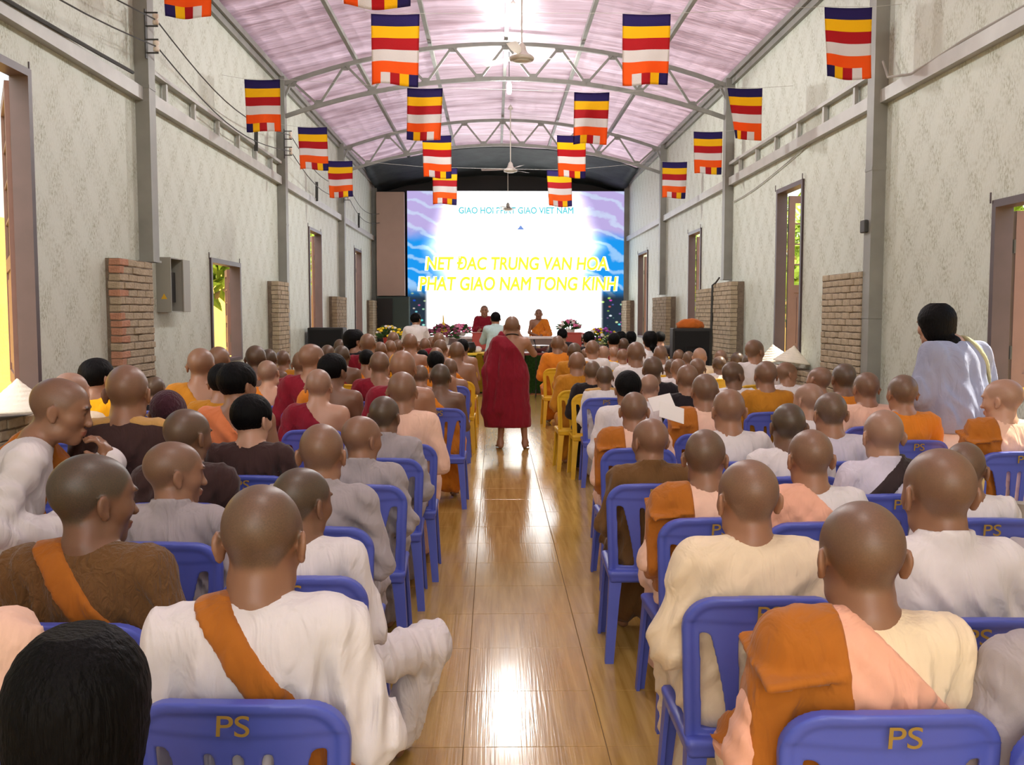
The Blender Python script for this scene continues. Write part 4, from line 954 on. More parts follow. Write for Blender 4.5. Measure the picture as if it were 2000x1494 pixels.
def build(d, label, group):
    Pm = dict(BODY0); Pm.update(yaw=d['yaw'], pitch=d['pitch'], roll=d['roll'], lean=-3, k=1.14); Pm.update(d['P'])
    kind, colr = ('bare' if d['robe'][0] == 'b' else 'tunic'), d['robe'][1]
    J = standing(Pm) if Pm.get('stand') else joints(Pm); top = J['head'][2] + .137; s = d['sc'] or min(1.13, max(.86, d['z']/top))
    hi = d['hi']; seed = d['seed'] if d['seed'] is not None else int(d['px']*7+d['py'])
    res = (1.0 if d['w'] > 95 else 1.3) if hi else 1.9
    if not hi:
        Pm['yaw'] = round(Pm['yaw']/25)*25; Pm['pitch'] = round(Pm['pitch']/12)*12; Pm['roll'] = round(Pm['roll']/12)*12; J = standing(Pm) if Pm.get('stand') else joints(Pm); seed = seed % 3
    key = (Pm['yaw'], Pm['pitch'], Pm['roll'], Pm['lean'], Pm['arms'], bool(Pm.get('stand'))) if not hi else seed
    bm_ = lib_body(Pm, J, res, (hi,)+(key if isinstance(key, tuple) else (key,)))
    o = link('person', bm_); tag(o, label, 'person', group)
    fq = random.uniform(.93,1.07); c = [q*fq for q in SKIN[d['skin']]]; o.color = lin(*c); o['stubble'] = float(d['stub'])*.8+.18*(d['stub'] > 0)
    cx = J['head'][0]*s
    cr, sr = math.cos(d['rz']), math.sin(d['rz']); hy = J['head'][1]*s
    o.location = (d['x'] - (cx*cr - hy*sr), d['yh'] - (cx*sr + hy*cr), d['z'] - s*(J['head'][2]+.137)); 
    if abs(o.location.z) < .06 or True: o.location.z = 0 if d['sc'] is None else o.location.z
    o.rotation_euler = (0,0,d['rz']); o.scale = (s,)*3
    ck = ('r', kind, hi, seed, Pm['lean'], Pm['arms'], 'c' in d['ex'], bool(Pm.get('stand')))
    if ck not in LIB:
        F = robe_fields(Pm, J, kind, res=(1.0 if d['w'] > 95 else 1.3) if hi else 1.9, seed=seed, loose=.012 if 'v' in d['ex'] else 0, collar='c' in d['ex'], amp=.042 if hi else .032, sleeve=1.3)
        me = F.mesh('robe'); me.materials.append(M_cloth); LIB[ck] = (F, me)
    F, me = LIB[ck]; r = link('robe', me, o); r.color = lin(*COLS[colr][0])
    if 'k' in d['ex']: r.material_slots[0].link = 'OBJECT'; r.material_slots[0].material = M_knit
    nk = J['neck']
    def over(tagc, nm, regs, t, colc, extra=None, pleat=None):
        kk = ck + (tagc,)
        if kk not in LIB: m2 = overlay(F, nm, regs, t, extra, pleat); m2.materials.append(M_cloth); LIB[kk] = m2
        q = link(nm, LIB[kk], o); q.color = lin(*colc); return q
    if 'p' in d['ex']: over('p', 'outer_robe', [((.72,0,.70), .72*(-.01)+.70*(nk[2]-.01)), ((0,0,-1), -.50)], .010, (240,180,152), None, (.72*110,0,.70*110,.0035))
    if 's' in d['ex']: over('s', 'shoulder_cloth', [((1,0,.05), -.075+.05), ((-1,0,0), .275), ((0,0,-1), -.56)], .016, SASH, lambda E: (E.rbox((-.175,-.05,nk[2]-.085), (.098,.115,.010), .008, 0, np.array(Matrix.Rotation(R(-9),3,'Y') @ Matrix.Rotation(R(14),3,'X'))),))
    if 'd' in d['ex']: over('d', 'strap', [((.80,0,.60), .80*(-.045)+.60*(nk[2]+.005)), ((-.80,0,-.60), -(.80*(-.045)+.60*(nk[2]+.005))+.075), ((0,0,-1), -.55)], .010, SASH if 'D' not in d['ex'] else (60,48,48))
    if 'e' in d['ex']: over('e', 'strap', [((-.70,0,.70), .70*(.10)+.70*(nk[2]-.12)), ((.70,0,-.70), -(.70*(.10)+.70*(nk[2]-.12))+.075), ((0,0,-1), -.60)], .010, (60,48,48))
    if 'o' in d['ex']: over('o', 'neck_cloth', [((0,0,-1), -(nk[2]-.028)), ((0,-1,0), .09)], .007, (200,156,92))
    if d['hair']:
        hk = ('h', d['hair'], hi, key)
        if hk not in LIB: m2 = hair_mesh('hair', Pm, J, d['hair'], 1.0 if hi else 1.8); m2.materials.append(M_hair); LIB[hk] = m2
        h_ = link('beanie' if d['hair'] == 'cap' else 'hair', LIB[hk], o)
        if d['hair'] == 'cap': h_.color = lin(74,40,50); h_.material_slots[0].link = 'OBJECT'; h_.material_slots[0].material = M_knit
    d['obj'] = o; d['s'] = s; return o
p_ = person
LEFT = [
 p_(138,727,50,'tC',1,.15,yaw=-20,Y=6.2), p_(188,702,48,'tY',2,0,yaw=-35,hair='short',Y=6.75), p_(247,712,70,'tB',2,.25,yaw=8,ex='o'), p_(302,747,42,'tK',2,.8), p_(327,766,66,'tU',2,0,pitch=20,hair='cap'),
 p_(392,679,46,'bT',2,.25,yaw=5), p_(427,676,38,'bM',2,.3), p_(434,712,50,'tT',2,0,hair='short'), p_(462,710,58,'bS',2,0,yaw=-30,hair='short'), p_(490,773,69,'tB',1,0,yaw=-25,hair='short'),
 p_(364,798,80,'tB',3,.55,yaw=-25), p_(338,862,96,'tG',2,.35,yaw=-55,ex='c'), p_(177,886,128,'tN',3,.85,yaw=-42,ex='dk'),
 p_(499,674,38,'bM',3,.5), p_(525,681,30,'bT',3,.6), p_(552,684,30,'tT',2,.5), p_(524,703,39,'bO',1,.5,roll=-8), p_(590,685,38,'bM',2,.4), p_(608,671,41,'bM',2,.3,yaw=-15), p_(640,673,28,'tW',3,.5),
 p_(664,662,25,'bT',3,.4), p_(667,674,29,'bM',3,.6), p_(691,645,27,'tK',2,0,yaw=-60,hair='bun'), p_(692,660,25,'bO',2,.4), p_(718,651,28,'bM',2,.4), p_(649,692,46,'bO',3,0,yaw=-20,hair='short'),
 p_(622,720,50,'bM',1,.35), p_(698,685,26,'bY',2,.3), p_(716,684,29,'bO',2,0,hair='short'), p_(741,686,38,'bM',2,.45), p_(742,667,26,'bO',2,.4), p_(762,664,22,'bT',2,.4), p_(777,663,22,'bO',2,.4),
 p_(801,651,27,'bY',2,.3), p_(768,648,22,'tW',2,.2), p_(786,684,47,'bM',2,.15), p_(785,725,56,'tP',2,.35), p_(821,713,34,'bM',2,.6), p_(825,690,25,'bO',2,0,hair='short'), p_(851,687,33,'bO',2,0,hair='short'),
 p_(852,678,28,'bO',2,.2), p_(860,710,41,'bO',3,.75), p_(879,700,32,'bT',2,.55), p_(892,667,29,'bO',2,.45), p_(903,663,24,'bT',2,0,hair='short'), p_(860,662,26,'bO',2,.5), p_(857,649,21,'bM',2,.4),
 p_(830,660,21,'bO',2,.4), p_(843,658,21,'bM',2,.3), p_(818,666,20,'bO',2,.4), p_(750,773,62,'tG',3,.75,yaw=-12,ex='c'), p_(705,812,73,'tG',2,.12,yaw=-38,ex='c'), p_(627,827,90,'tG',2,.35,ex='c'),
 p_(588,913,110,'tW',3,.8,yaw=-30,P=dict(J={'knr':np.array((.44,.40,.52)),'anr':np.array((.30,.46,.10))})),
 p_(155,1245,300,'tK',2,0,hair='full',Y=1.42,hi=True,label='black-haired person in dark top, hair filling the corner behind back row'),
 p_(-128,960,165,'tP',1,.3,label='person in pale pink top at the outer end of left back row'),
 p_(509,948,158,'tW',2,.62,pitch=14,ex='vd',P=dict(J={'shl':np.array((-.185,-.05,.965))})),
]
RIGHT = [
 p_(1089,655,24,'tO',2,.3), p_(1100,669,22,'tP',2,.4), p_(1122,669,26,'tT',3,.5), p_(1127,687,35,'tT',2,.25), p_(1150,648,21,'tK',2,0,hair='short'), p_(1157,664,26,'tW',2,.4), p_(1179,675,25,'tW',1,.15), p_(1144,680,24,'tT',2,.5),
 p_(1157,704,36,'tK',2,.75), p_(1181,714,37,'tW',2,.75,ex='o'), p_(1199,688,22,'tY',1,.2), p_(1216,686,24,'tW',2,.3), p_(1242,667,33,'tW',2,.3), p_(1199,651,21,'tM',2,0,hair='short'), p_(1218,660,21,'tW',3,.4),
 p_(1212,648,19,'tK',2,0,hair='bun'), p_(1232,648,19,'tK',2,0,hair='bun'), p_(1270,648,23,'tW',2,0,hair='bun'), p_(1289,648,19,'tK',2,0,hair='short'), p_(1225,672,21,'tW',2,.4), p_(1272,674,23,'tC',1,.3), p_(1290,674,27,'tW',2,.45),
 p_(1275,695,40,'tK',3,.5), p_(1326,682,25,'tP',2,.3), p_(1345,686,26,'tW',2,.45), p_(1367,679,27,'tC',1,.15,yaw=-15), p_(1408,683,27,'tW',2,.3), p_(1325,700,32,'tW',2,.35), p_(1362,699,33,'tW',2,.45),
 p_(1343,711,41,'tK',2,.4), p_(1312,722,31,'tW',3,.5), p_(1227,726,50,'tW',2,0,hair='short'), p_(1269,741,40,'tW',1,.35,yaw=-15), p_(1377,729,52,'tP',2,.55,ex='s'), p_(1239,765,58,'tP',2,.5,ex='s',yaw=-8),
 p_(1271,817,73,'tN',2,.15,yaw=20,ex='c'), p_(1424,759,67,'tW',2,.3), p_(1378,838,87,'tP',2,.6,yaw=-18,ex='s'), p_(1463,897,119,'tC',2,.45,yaw=6,ex='v'), p_(1405,718,28,'tW',3,.5), p_(1432,706,41,'tW',3,.5,yaw=-60),
 p_(1440,687,28,'tT',3,.5), p_(1463,691,30,'tW',3,.6), p_(1474,663,28,'tW',2,.5,yaw=-40,Y=11.2), p_(1496,704,42,'tT',2,.4), p_(1537,707,36,'tW',2,.35,yaw=-65), p_(1600,716,42,'tG',2,.45,yaw=20,roll=14), p_(1649,709,45,'tO',3,.7),
 p_(1693,726,49,'tP',2,.55,yaw=-10), p_(1764,731,55,'tO',2,.65,yaw=-8), p_(1580,748,53,'tW',1,.25,yaw=20), p_(1623,766,66,'tL',2,.75), p_(1541,787,73,'tW',3,.75,yaw=-8), p_(1584,838,89,'tW',2,.4,ex='p'),
 p_(1727,800,78,'tL',1,.15,ex='ce',yaw=-5), p_(1960,740,60,'tP',1,.2,yaw=38,ex='s',hi=True), p_(1838,875,128,'tW',2,.3,ex='c'), p_(1886,863,80,'tW',2,.55,yaw=-25), p_(1686,978,164,'tC',2,.42,ex='sp',yaw=-3,seed=77),
 p_(2085,900,118,'tG',2,.4,label='person in grey robe beside the white-robed one, outer seat of right block'),
 p_(2120,1010,165,'tG',2,.4,Y=2.0,label='person in grey robe seated at the outer end of right back row'),
 p_(1098,642,18,'tK',2,0,hair='short'),
]
if True:
    random.seed(4)
    def relax(L):
        for it in range(40):
            for i in range(len(L)):
                for j in range(i+1, len(L)):
                    a, b = L[i], L[j]
                    if abs(a['x']-b['x']) < .40 and abs(a['yh']-b['yh']) < .46:
                        f, n = (a, b) if a['yh'] > b['yh'] else (b, a)
                        if f['w'] < 84: f['yh'] *= 1.008
                        if n['w'] < 84: n['yh'] *= .993
                        for q in (f, n): q['x'], q['z'] = at(q['px'], q['py'], q['yh'])
    relax(LEFT); relax(RIGHT)
    for L, side in ((LEFT,'left'), (RIGHT,'right')):
        for d in L: d['row'] = max(0, round((d['yh']-2.0)/.85))
        for row in sorted(set(d['row'] for d in L)):
            seat = sorted([d for d in L if d['row'] == row], key=lambda d: abs(d['x']-.15))
            for i, d in enumerate(seat):
                cn = COLS[d['robe'][1]][1]; hd = {None:'shaven-headed', 'short':'black-haired', 'bun':'long-haired', 'cap':'beanie-wearing', 'thick':'black-haired', 'full':'black-haired', 'fullbun':'black-haired'}[d['hair']]
                if 's' in d['ex']: hd = 'ochre-sashed shaven'
                elif 'd' in d['ex'] or 'e' in d['ex']: hd = 'strap-wearing shaven'
                pos = 'aisle seat' if i == 0 else '%s seat from aisle' % ORD[i]
                rw = ('%s row from back' % ORD[row]) if row else 'back row'
                lb = '%s person in %s robe, %s block, %s, %s' % (hd, cn, side, rw, pos)
                if len(lb.split()) > 16: lb = lb.replace(' from aisle', '')
                if d['label']: lb = d['label']
                o = build(d, lb, 'seated audience facing the screen')
                yel = d['chairc'] == 'y' if d['chairc'] else d['w'] <= (31 if side == 'left' else 36)
                if not d['P'].get('nochair'):
                    chair(o.location.x, o.location.y, random.uniform(-.05,.05), '%s plastic chair, %s block, %s, %s' % ('yellow' if yel else 'blue', side, rw, pos), 'plastic chairs in rows', yel, d['w'] > 34)
# ================================================================ people who stand or sit apart
AUD = None
def special(px, py, Y, label, robe, skin, stub, P, yaw=0, pitch=0, roll=0, hair=None, rz=0, w=80, ex='', seed=5, hi=True, group=None, s=None, zbase=0.0):
    d = person(px, py, w, robe, skin, stub, yaw, pitch, roll, hair, ex, Y=Y, hi=hi, P=P, rz=rz, seed=seed); d['z'] -= zbase
    if s: d['sc'] = s
    o = build(d, label, group)
    o.location.z = zbase; return o, d
# the monk standing in the aisle, taking a picture
mp = dict(stand=True, fine=True, hem=.27, J=dict(elr=(.275,.13,1.17), wrr=(.085,.245,1.415), ell=(-.25,.16,1.15), wrl=(-.095,.25,1.405), anl=(-.145,-.02,.085), anr=(.16,-.02,.085), knl=(-.12,.02,.47), knr=(.13,.02,.47)),
          handr=((-.35,.55,.9),(.4,-.9,.1),-1,1.0,.9), handl=((.35,.55,.9),(-.4,-.9,.1),1,1.0,.9),
          xr=[((-.17,.0,1.30),(-.27,-.02,.95),.085,.10,(1,1,1)), ((-.27,-.02,.95),(-.25,-.02,.45),.095,.12,(1,1,1)), ((-.25,-.02,.45),(-.22,0,.28),.12,.12,(1,1,1)), ((0,0,.95),(-.02,.0,.28),.17,.20,(1.15,.85,1)), ((-.10,-.09,1.25),(-.16,-.12,.5),.05,.07,(1,1,1))])
special(1000,617,11.8,'shaven-headed monk in maroon robe standing barefoot in the aisle taking a picture','bM',2,.4,mp,pitch=2,w=90,seed=21)
mo = [o for o in bpy.data.objects if o.get('label','').startswith('shaven-headed monk in maroon robe standing')][0]
cm = tag(empty('compact_camera', (mo.location.x, mo.location.y+.30*mo.scale[0], 1.50*mo.scale[0])), 'small black camera held up by the standing maroon-robed monk', 'camera')
boxm('body', (-.055,.055,-.012,.012,-.032,.032), M_black, .004, cm); bm = bmesh.new(); lathe(bm, [(.022,0),(.022,.012),(.016,.016)], 14); me = bm_mesh('lens', bm, True); l_ = link('lens', me, cm, M_black, (0,.012,0)); l_.rotation_euler = (R(-90),0,0)
bm = bmesh.new(); lathe(bm, [(.075,-.006),(.081,0),(.075,.006),(.069,0)], 24); q = link('neck_strap', bm_mesh('neck_strap', bm, True), mo, M_black, (0,.0,1.405)); q.rotation_euler = (R(-14),0,0)
# the woman with the shoulder bag, leaning forward by the right wall
wp = dict(stand=True, bend=7, hx=-.07, J=dict(elr=(.27,.10,1.08), wrr=(.15,.30,1.02), ell=(-.25,.06,1.05), wrl=(-.14,.26,.93)), xr=[((0,-.02,.95),(0,0,.30),.14,.17,(1.1,.85,1)), ((0,.02,1.15),(.02,-.02,.95),.11,.14,(1.2,.9,1))], hem=.14, hy=.05)
wo, wd = special(1828,597,6.75,'black-haired woman in blue-grey shirt with shoulder bag standing by right wall','tW',1,0,wp,yaw=10,pitch=4,hair='fullbun',rz=R(14),w=110,seed=8)
Fw = LIB[[k for k in LIB if k[0] == 'r' and k[3] == 8 and k[2]][0]][0]
me = overlay(Fw, 'shirt', [((0,0,-1),-.80), ((0,0,1),1.405)], .018, None, (62,20,4,.009)); me.materials.append(M_cloth); q = link('shirt', me, wo); q.color = lin(150,156,180)
me = overlay(Fw, 'bag_strap', [((.9,0,.45), .9*.13+.45*1.33), ((-.9,0,-.45), -(.9*.13+.45*1.33)+.035), ((0,0,-1),-.85)], .034); me.materials.append(M_cloth); q = link('bag_strap', me, wo); q.color = lin(178,176,140)
# the nun sitting sideways on the bench, hand to her mouth
np2 = dict(lean=20, fine=True, J={'wrl':np.array((.02,.46,.915)), 'ell':np.array((-.10,.40,.68)), 'elr':np.array((.27,.02,.70)), 'wrr':np.array((.14,.27,.66)), 'knl':np.array((-.16,.43,.54)), 'knr':np.array((.16,.42,.52))}, handl=((.05,-.30,.95),(.2,.95,.25),-1,1.05,.9), xr=[((0,.0,.52),(.05,.25,.30),.20,.20,(1,1,1)), ((0,-.05,.55),(0,-.08,.45),.2,.24,(1.1,1,1))], hem=.02)
no, nd = special(115,739,4.35,'nun in white robe with ochre drape sitting sideways on the low bench, hand at mouth','tW',2,.3,np2,yaw=-8,pitch=12,rz=R(-68),w=110,seed=11,ex='s')
M_bench = mat('maroon_tile_bench', lin(150,104,100), .35, var=.08, vscale=4)
bn = tag(empty('low_bench', (-2.55, 4.0, 0)), 'low maroon tiled bench below the sideways-sitting nun', 'bench')
boxm('top', (-.44,.95,-.55,.75,.40,.46), M_bench, .008, bn); boxm('base', (-.40,.90,-.50,.70,0,.40), M_bench, .006, bn)
# people near the stage
cp = dict(stand=True, J=dict(elr=(.25,.15,1.08), wrr=(.10,.32,1.15), ell=(-.25,.15,1.08), wrl=(-.10,.32,1.15)))
special(812,612,19.4,'black-haired photographer in white shirt standing left of the offering table','tW',2,0,cp,yaw=-25,hair='short',w=60,hi=False,seed=1,ex='c')
special(968,610,19.2,'black-haired man in pale blue shirt standing in front of the stage','tA',2,0,cp,hair='short',w=60,hi=False,seed=2,ex='c')
STG = .50
so, sd = special(946,596,23.2,'monk in maroon robe seated on stage facing the audience beside the podium','tM',2,.5,{'arms':'fold'},w=60,rz=PI,hi=True,seed=31,zbase=STG)
so2, sd2 = special(1052,603,23.2,'monk in orange robe seated on stage facing the audience','bO',2,.4,{'arms':'lap'},w=60,rz=PI,hi=True,seed=32,zbase=STG)
for o_, l in ((so,'dark seat behind the maroon-robed speaker'), (so2,'dark seat behind the orange-robed speaker')):
    c_ = chair(o_.location.x, o_.location.y, PI, l.replace('dark','red plastic chair').replace(' seat behind',' under'), 'chairs on the stage', True, False); c_.location.z = STG
# ================================================================ stage and things
M_carpet = mat('red_carpet', lin(120,40,36), .95, var=.15, vscale=20); M_green = mat('green_skirt', lin(70,120,60), .9, var=.35, vscale=25); M_maroonw = mat('maroon_wood', lin(120,44,40), .4, var=.15, vscale=6)
M_gold = mat('gold_cloth', lin(236,200,60), .7, var=.1, vscale=8); M_silver = mat('silver', lin(200,200,205), .2, .9); M_wcloth = mat('white_tablecloth', lin(236,228,224), .8, var=.06, vscale=8); M_redl = mat('red_lacquer', lin(180,70,60), .4)
st = tag(empty('stage_platform', (.6, 21.6, 0)), 'low carpeted stage platform in front of the screen', 'stage'); boxm('deck', (-2.85,2.85,0,4.55,0,STG), M_carpet, .01, st); boxm('front_board', (-2.85,2.85,-.03,0,0,STG-.02), M_maroonw, .004, st)
def table(name, x0, x1, y0, y1, h, label, skirt, topm, base=0, cloth=None):
    r = tag(empty(name, ((x0+x1)/2, y0, base)), label, 'table'); X = (x1-x0)/2
    boxm('table_top', (-X,X,0,y1-y0,h-.05,h), topm, .008, r)
    for sx in (-1,1):
        for yy in (.05, y1-y0-.05): boxm('leg', (sx*(X-.05)-.03, sx*(X-.05)+.03, yy-.03, yy+.03, 0, h-.05), M_maroonw, .004, r)
    if skirt:
        bm = bmesh.new(); n = 60; V = []
        for i in range(n+1): x = -X+.01+(2*X-.02)*i/n; V.append((bm.verts.new((x, -.012-.01*math.sin(i*1.9), .02)), bm.verts.new((x, -.012, h-.05))))
        for a, b in zip(V, V[1:]): bm.faces.new((a[0], b[0], b[1], a[1]))
        bmesh.ops.solidify(bm, geom=bm.faces[:], thickness=.006); link('skirt', bm_mesh('skirt', bm, True), r, skirt)
    if cloth:
        boxm('cloth_edge', (-X-.01,X+.01,-.02,y1-y0+.01,h,h+.012), cloth, .004, r)
    return r
table('offering_table', -1.25, -.12, 19.75, 20.5, .84, 'offering table with green skirt and gold edge left of aisle end', M_green, M_gold)
table('offering_table', .62, 1.7, 19.75, 20.5, .84, 'offering table with green skirt and dark top right of aisle end', M_green, M_maroonw)
table('stage_table', -1.5, 1.9, 21.9, 22.4, .62, 'long white-covered table before the two seated speakers', M_wcloth, M_wcloth, STG)
bm = bmesh.new()
for i in range(14):
    t = i/13; w_ = .05+.17*(1-t)
    a = [bm.verts.new((-w_+.02*math.sin(i), -.03-.02*math.sin(i*1.3), .80-.78*(1-t))), bm.verts.new((w_, -.03-.015*math.cos(i), .80-.78*(1-t)))]
    if i: bm.faces.new((p0[0], p0[1], a[1], a[0]))
    p0 = a
bmesh.ops.solidify(bm, geom=bm.faces[:], thickness=.006); tag(link('gold_drape', bm_mesh('gold_drape', bm, True), None, M_gold, (-.30,19.72,.03)), 'gold cloth draped down the green table skirt', 'cloth')
# podiums / small lacquer stands
for px, y, l in ((940,21.3,'red lacquer stand in front of the maroon-robed speaker'), (1118,21.3,'red lacquer stand right of the silver bowl')):
    x, z = at(px, 660, y); r = tag(empty('lacquer_stand', (x, y, 0)), l, 'stand'); boxm('panel', (-.20,.20,-.02,.02,.85,1.20), M_redl, .01, r); boxm('shelf', (-.22,.22,-.02,.25,1.20,1.23), M_redl, .006, r)
    for sx in (-.17,.17): boxm('leg', (sx-.02,sx+.02,-.02,.02,0,.85), M_redl, .003, r)
# flowers
def flowers(px, py, y, r_, label, cols, base_z, pot=None, seed=0, cone=False, n=60):
    x, z = at(px, py, y); rs = random.Random(seed); g = tag(empty('flower_arrangement', (x, y, base_z)), label, 'flowers', 'flower arrangements on the stage'); H = max(.12, z-base_z)
    bm = bmesh.new(); lathe(bm, [(.08,0), (.11,.03), (.13,H*.45), (.14,H*.5), (.11,H*.5)], 16); link('vase', bm_mesh('vase', bm, True), g, pot or M_wcloth)
    bm = bmesh.new()
    for i in range(90):
        a, e = rs.uniform(0,6.28), rs.uniform(-.2,1.2); d = Vector((math.cos(a)*math.cos(e), math.sin(a)*math.cos(e), math.sin(e)*.7)); p = Vector((0,0,H*.55)) + d*r_*rs.uniform(.5,1.05); s = d.orthogonal().normalized()*.03
        bm.faces.new([bm.verts.new(v) for v in (p-d*.08, p+s, p+d*.08, p-s)])
    tag(link('leaves', bm_mesh('leaves', bm), g, FL_leaf), kind='stuff')
    for ci, c in enumerate(cols):
        bm = bmesh.new()
        for i in range(n//len(cols)):
            a, e = rs.uniform(0,6.28), rs.uniform(0,1.45); d = Vector((math.cos(a)*math.cos(e), math.sin(a)*math.cos(e), math.sin(e)*.65)); p = Vector((0,0,H*.55)) + d*r_*rs.uniform(.85,1.1)
            m = Matrix.Translation(p) @ Matrix.Diagonal((1,1,.7,1)); bmesh.ops.create_icosphere(bm, subdivisions=1, radius=rs.uniform(.03,.05), matrix=m)
        tag(link('blossoms', bm_mesh('blossoms', bm, True), g, mat('petal_%d_%d' % (seed, ci), lin(*c), .7)), kind='stuff')
    if cone:
        bm = bmesh.new(); lathe(bm, [(.13,0),(.10,.08),(.05,.20),(.018,.30),(.012,.42),(.004,.48)], 16, (0,0,H*.6)); link('gold_cone', bm_mesh('gold_cone', bm, True), g, M_gold)
FL_leaf = mat('flower_leaf', lin(60,100,50), .7, var=.3, vscale=10)
PK, PU, WH, YE_, RD = (236,120,170), (170,60,190), (246,240,236), (250,215,30), (220,60,60)
table('flower_table', -2.75, -1.75, 20.0, 20.55, .95, 'small red table under the yellow bouquet', None, M_redl)
r = tag(empty('white_stand', (at(866,642,21.4)[0], 21.4, 0)), 'white draped stand under the flower mound with the cone', 'stand'); bm = bmesh.new(); lathe(bm, [(.30,0),(.27,.5),(.24,.93),(.22,.95)], 20); link('drape', bm_mesh('drape', bm, True), r, M_wcloth)
flowers(760,640,20.3,.30,'yellow flower bouquet on the far left of the stage front',[YE_,YE_,WH],.95,M_redl,1)
flowers(866,642,21.4,.36,'purple flower mound topped by a golden cone on a white stand',[(130,60,90),(160,80,110)],.95,M_wcloth,2,True,90)
flowers(900,640,22.1,.24,'pink orchids beside the maroon-robed speaker',[PK,(240,160,190)],STG+.63,None,3)
flowers(1112,628,22.2,.26,'pink lotus blooms right of the orange-robed speaker',[PK,WH],STG+.63,None,4)
flowers(1140,640,22.6,.34,'mixed pink and white flowers along the stage right',[PK,WH,RD],STG,None,5,False,90)
flowers(1175,628,22.8,.40,'tall purple and yellow flowers in a white vase',[PU,YE_,WH],STG,None,6,False,90)
flowers(1203,640,22.4,.34,'white and green flowers by the right screen edge',[WH,(200,220,140)],STG,None,7,False,80)
# bowls, pot, candle on the tables
def bowl(px, y, r_, label, m, zt=.84, pot=False):
    x, _ = at(px, 660, y); bm = bmesh.new(); prof = [(.05,0),(.06,.02),(r_*.7,.05),(r_,.14),(r_*.98,.15),(r_*.9,.145)] if not pot else [(.08,0),(r_,.05),(r_*1.05,.13),(r_*.8,.2),(r_*.85,.215),(r_*.6,.21)]
    lathe(bm, prof, 22); tag(link('offering_bowl' if not pot else 'black_pot', bm_mesh('offering_bowl', bm, True), None, m, (x, y, zt)), label, 'bowl' if not pot else 'pot')
bowl(1053, 20.0, .22, 'wide silver offering bowl on the dark table', M_silver); bowl(915, 20.0, .15, 'round black alms pot on the gold-edged table', M_black, .84, True)
M_candle = mat('orange_candle', lin(240,170,60), .5)
for px, l in ((895,'lit candle left of the black pot'), (1078,'lit candle right of the silver bowl')):
    x, _ = at(px, 660, 20.05); r = tag(empty('candle', (x,20.05,.84)), l, 'candle'); bm = bmesh.new(); lathe(bm, [(.03,0),(.03,.16),(.02,.165)], 12); link('wax', bm_mesh('wax', bm, True), r, M_candle)
    bm = bmesh.new(); lathe(bm, [(.003,.165),(.014,.18),(.010,.20),(.002,.23)], 10); link('flame', bm_mesh('flame', bm, True), r, emat('flame', (1,.7,.3,1), 12))
# heap of white wrapped gifts on the tables
rs = random.Random(9)
for i in range(22):
    right = i % 2; x = rs.uniform(.75,1.6) if right else rs.uniform(-1.15,-.25); y = rs.uniform(20.15,20.4)
    bm = bmesh.new(); s = rs.uniform(.06,.10); bmesh.ops.create_icosphere(bm, subdivisions=2, radius=s)
    for v in bm.verts: v.co *= 1+.22*noise.noise(v.co*18+Vector((i,0,0))); v.co.z = max(-s*.6, v.co.z)
    tag(link('wrapped_gift', bm_mesh('wrapped_gift', bm, True), None, M_wcloth, (x,y,.84+s*.6)), 'crumpled white wrapped gift on the %s offering table' % ('dark-topped' if right else 'gold-edged'), 'gift', 'white wrapped gifts')
# loudspeakers
def loudspeaker(x, y, w_, h, label, dp=.45):
    r = tag(empty('loudspeaker', (x, y, 0)), label, 'loudspeaker'); X = w_/2; boxm('cabinet', (-X,X,0,dp,0,h), M_black, .012, r); g = mat('speaker_grille', lin(14,14,15), .9)
    boxm('grille', (-X+.03,X-.03,-.012,0,.04,h-.04), g, .004, r)
    bm = bmesh.new(); bx = [(-X*.5,-.03,h*.55),(X*.5,-.03,h*.55),(X*.35,-.03,h*.82),(-X*.35,-.03,h*.82)]; a = [bm.verts.new(p) for p in bx]; b = [bm.verts.new((p[0]*.8, -.012, (p[2]-h*.68)*.8+h*.68)) for p in bx]
    for i in range(4): bm.faces.new((a[i], a[(i+1)%4], b[(i+1)%4], b[i]))
    link('horn', bm_mesh('horn', bm), r, M_black); return r
x, z = at(635, 640, 17.0); loudspeaker(x, 17.0, .62, z, 'wide black loudspeaker by the left wall pier')
x, z = at(1352, 641, 14.0); loudspeaker(x, 14.0, .56, z, 'black loudspeaker by the right wall with orange bundle on top', .25)
bm = bmesh.new(); bmesh.ops.create_icosphere(bm, subdivisions=3, radius=1)
for v in bm.verts: q = 1+.18*noise.noise(v.co*3); v.co = Vector((v.co.x*.20*q, v.co.y*.11*q, max(-.03, v.co.z*.11*q)))
ob = tag(link('folded_robe', bm_mesh('folded_robe', bm, True), None, M_cloth, (x, 14.13, z+.03)), 'folded orange robe bundle on the right loudspeaker', 'cloth bundle'); ob.color = lin(176,92,30)
# conical hats
M_hat = mat('palm_leaf_hat', lin(242,236,218), .7, var=.05, vscale=12, bump=.3, bscale=60)
def hat(px, y, zb, label, tilt=(0,0), x=None):
    x = at(px, 700, y)[0] if x is None else x
    bm = bmesh.new(); lathe(bm, [(.21,0)] + [(.212*(1-i/14)+.004*(i%2), .006+.19*i/14) for i in range(14)] + [(.004,.198)], 32); o = tag(link('conical_hat', bm_mesh('conical_hat', bm), None, M_hat, (x, y, zb)), label, 'hat'); o.rotation_euler = (R(tilt[0]), R(tilt[1]), 0)
    if True:
        bm = bmesh.new(); lathe(bm, [(.205,-.004),(.214,-.002),(.214,.006),(.205,.006)], 32); link('rim', bm_mesh('rim', bm), o, M_hat)
hat(32, 6.1, 1.045, 'white conical hat lying on the left brick ledge', (0,0)); hat(1513, 11.75, 1.075, 'white conical hat on right ledge, the farther one', (0,-8)); hat(1546, 11.32, 1.075, 'white conical hat on right ledge, nearer the brick pier', (0,8))
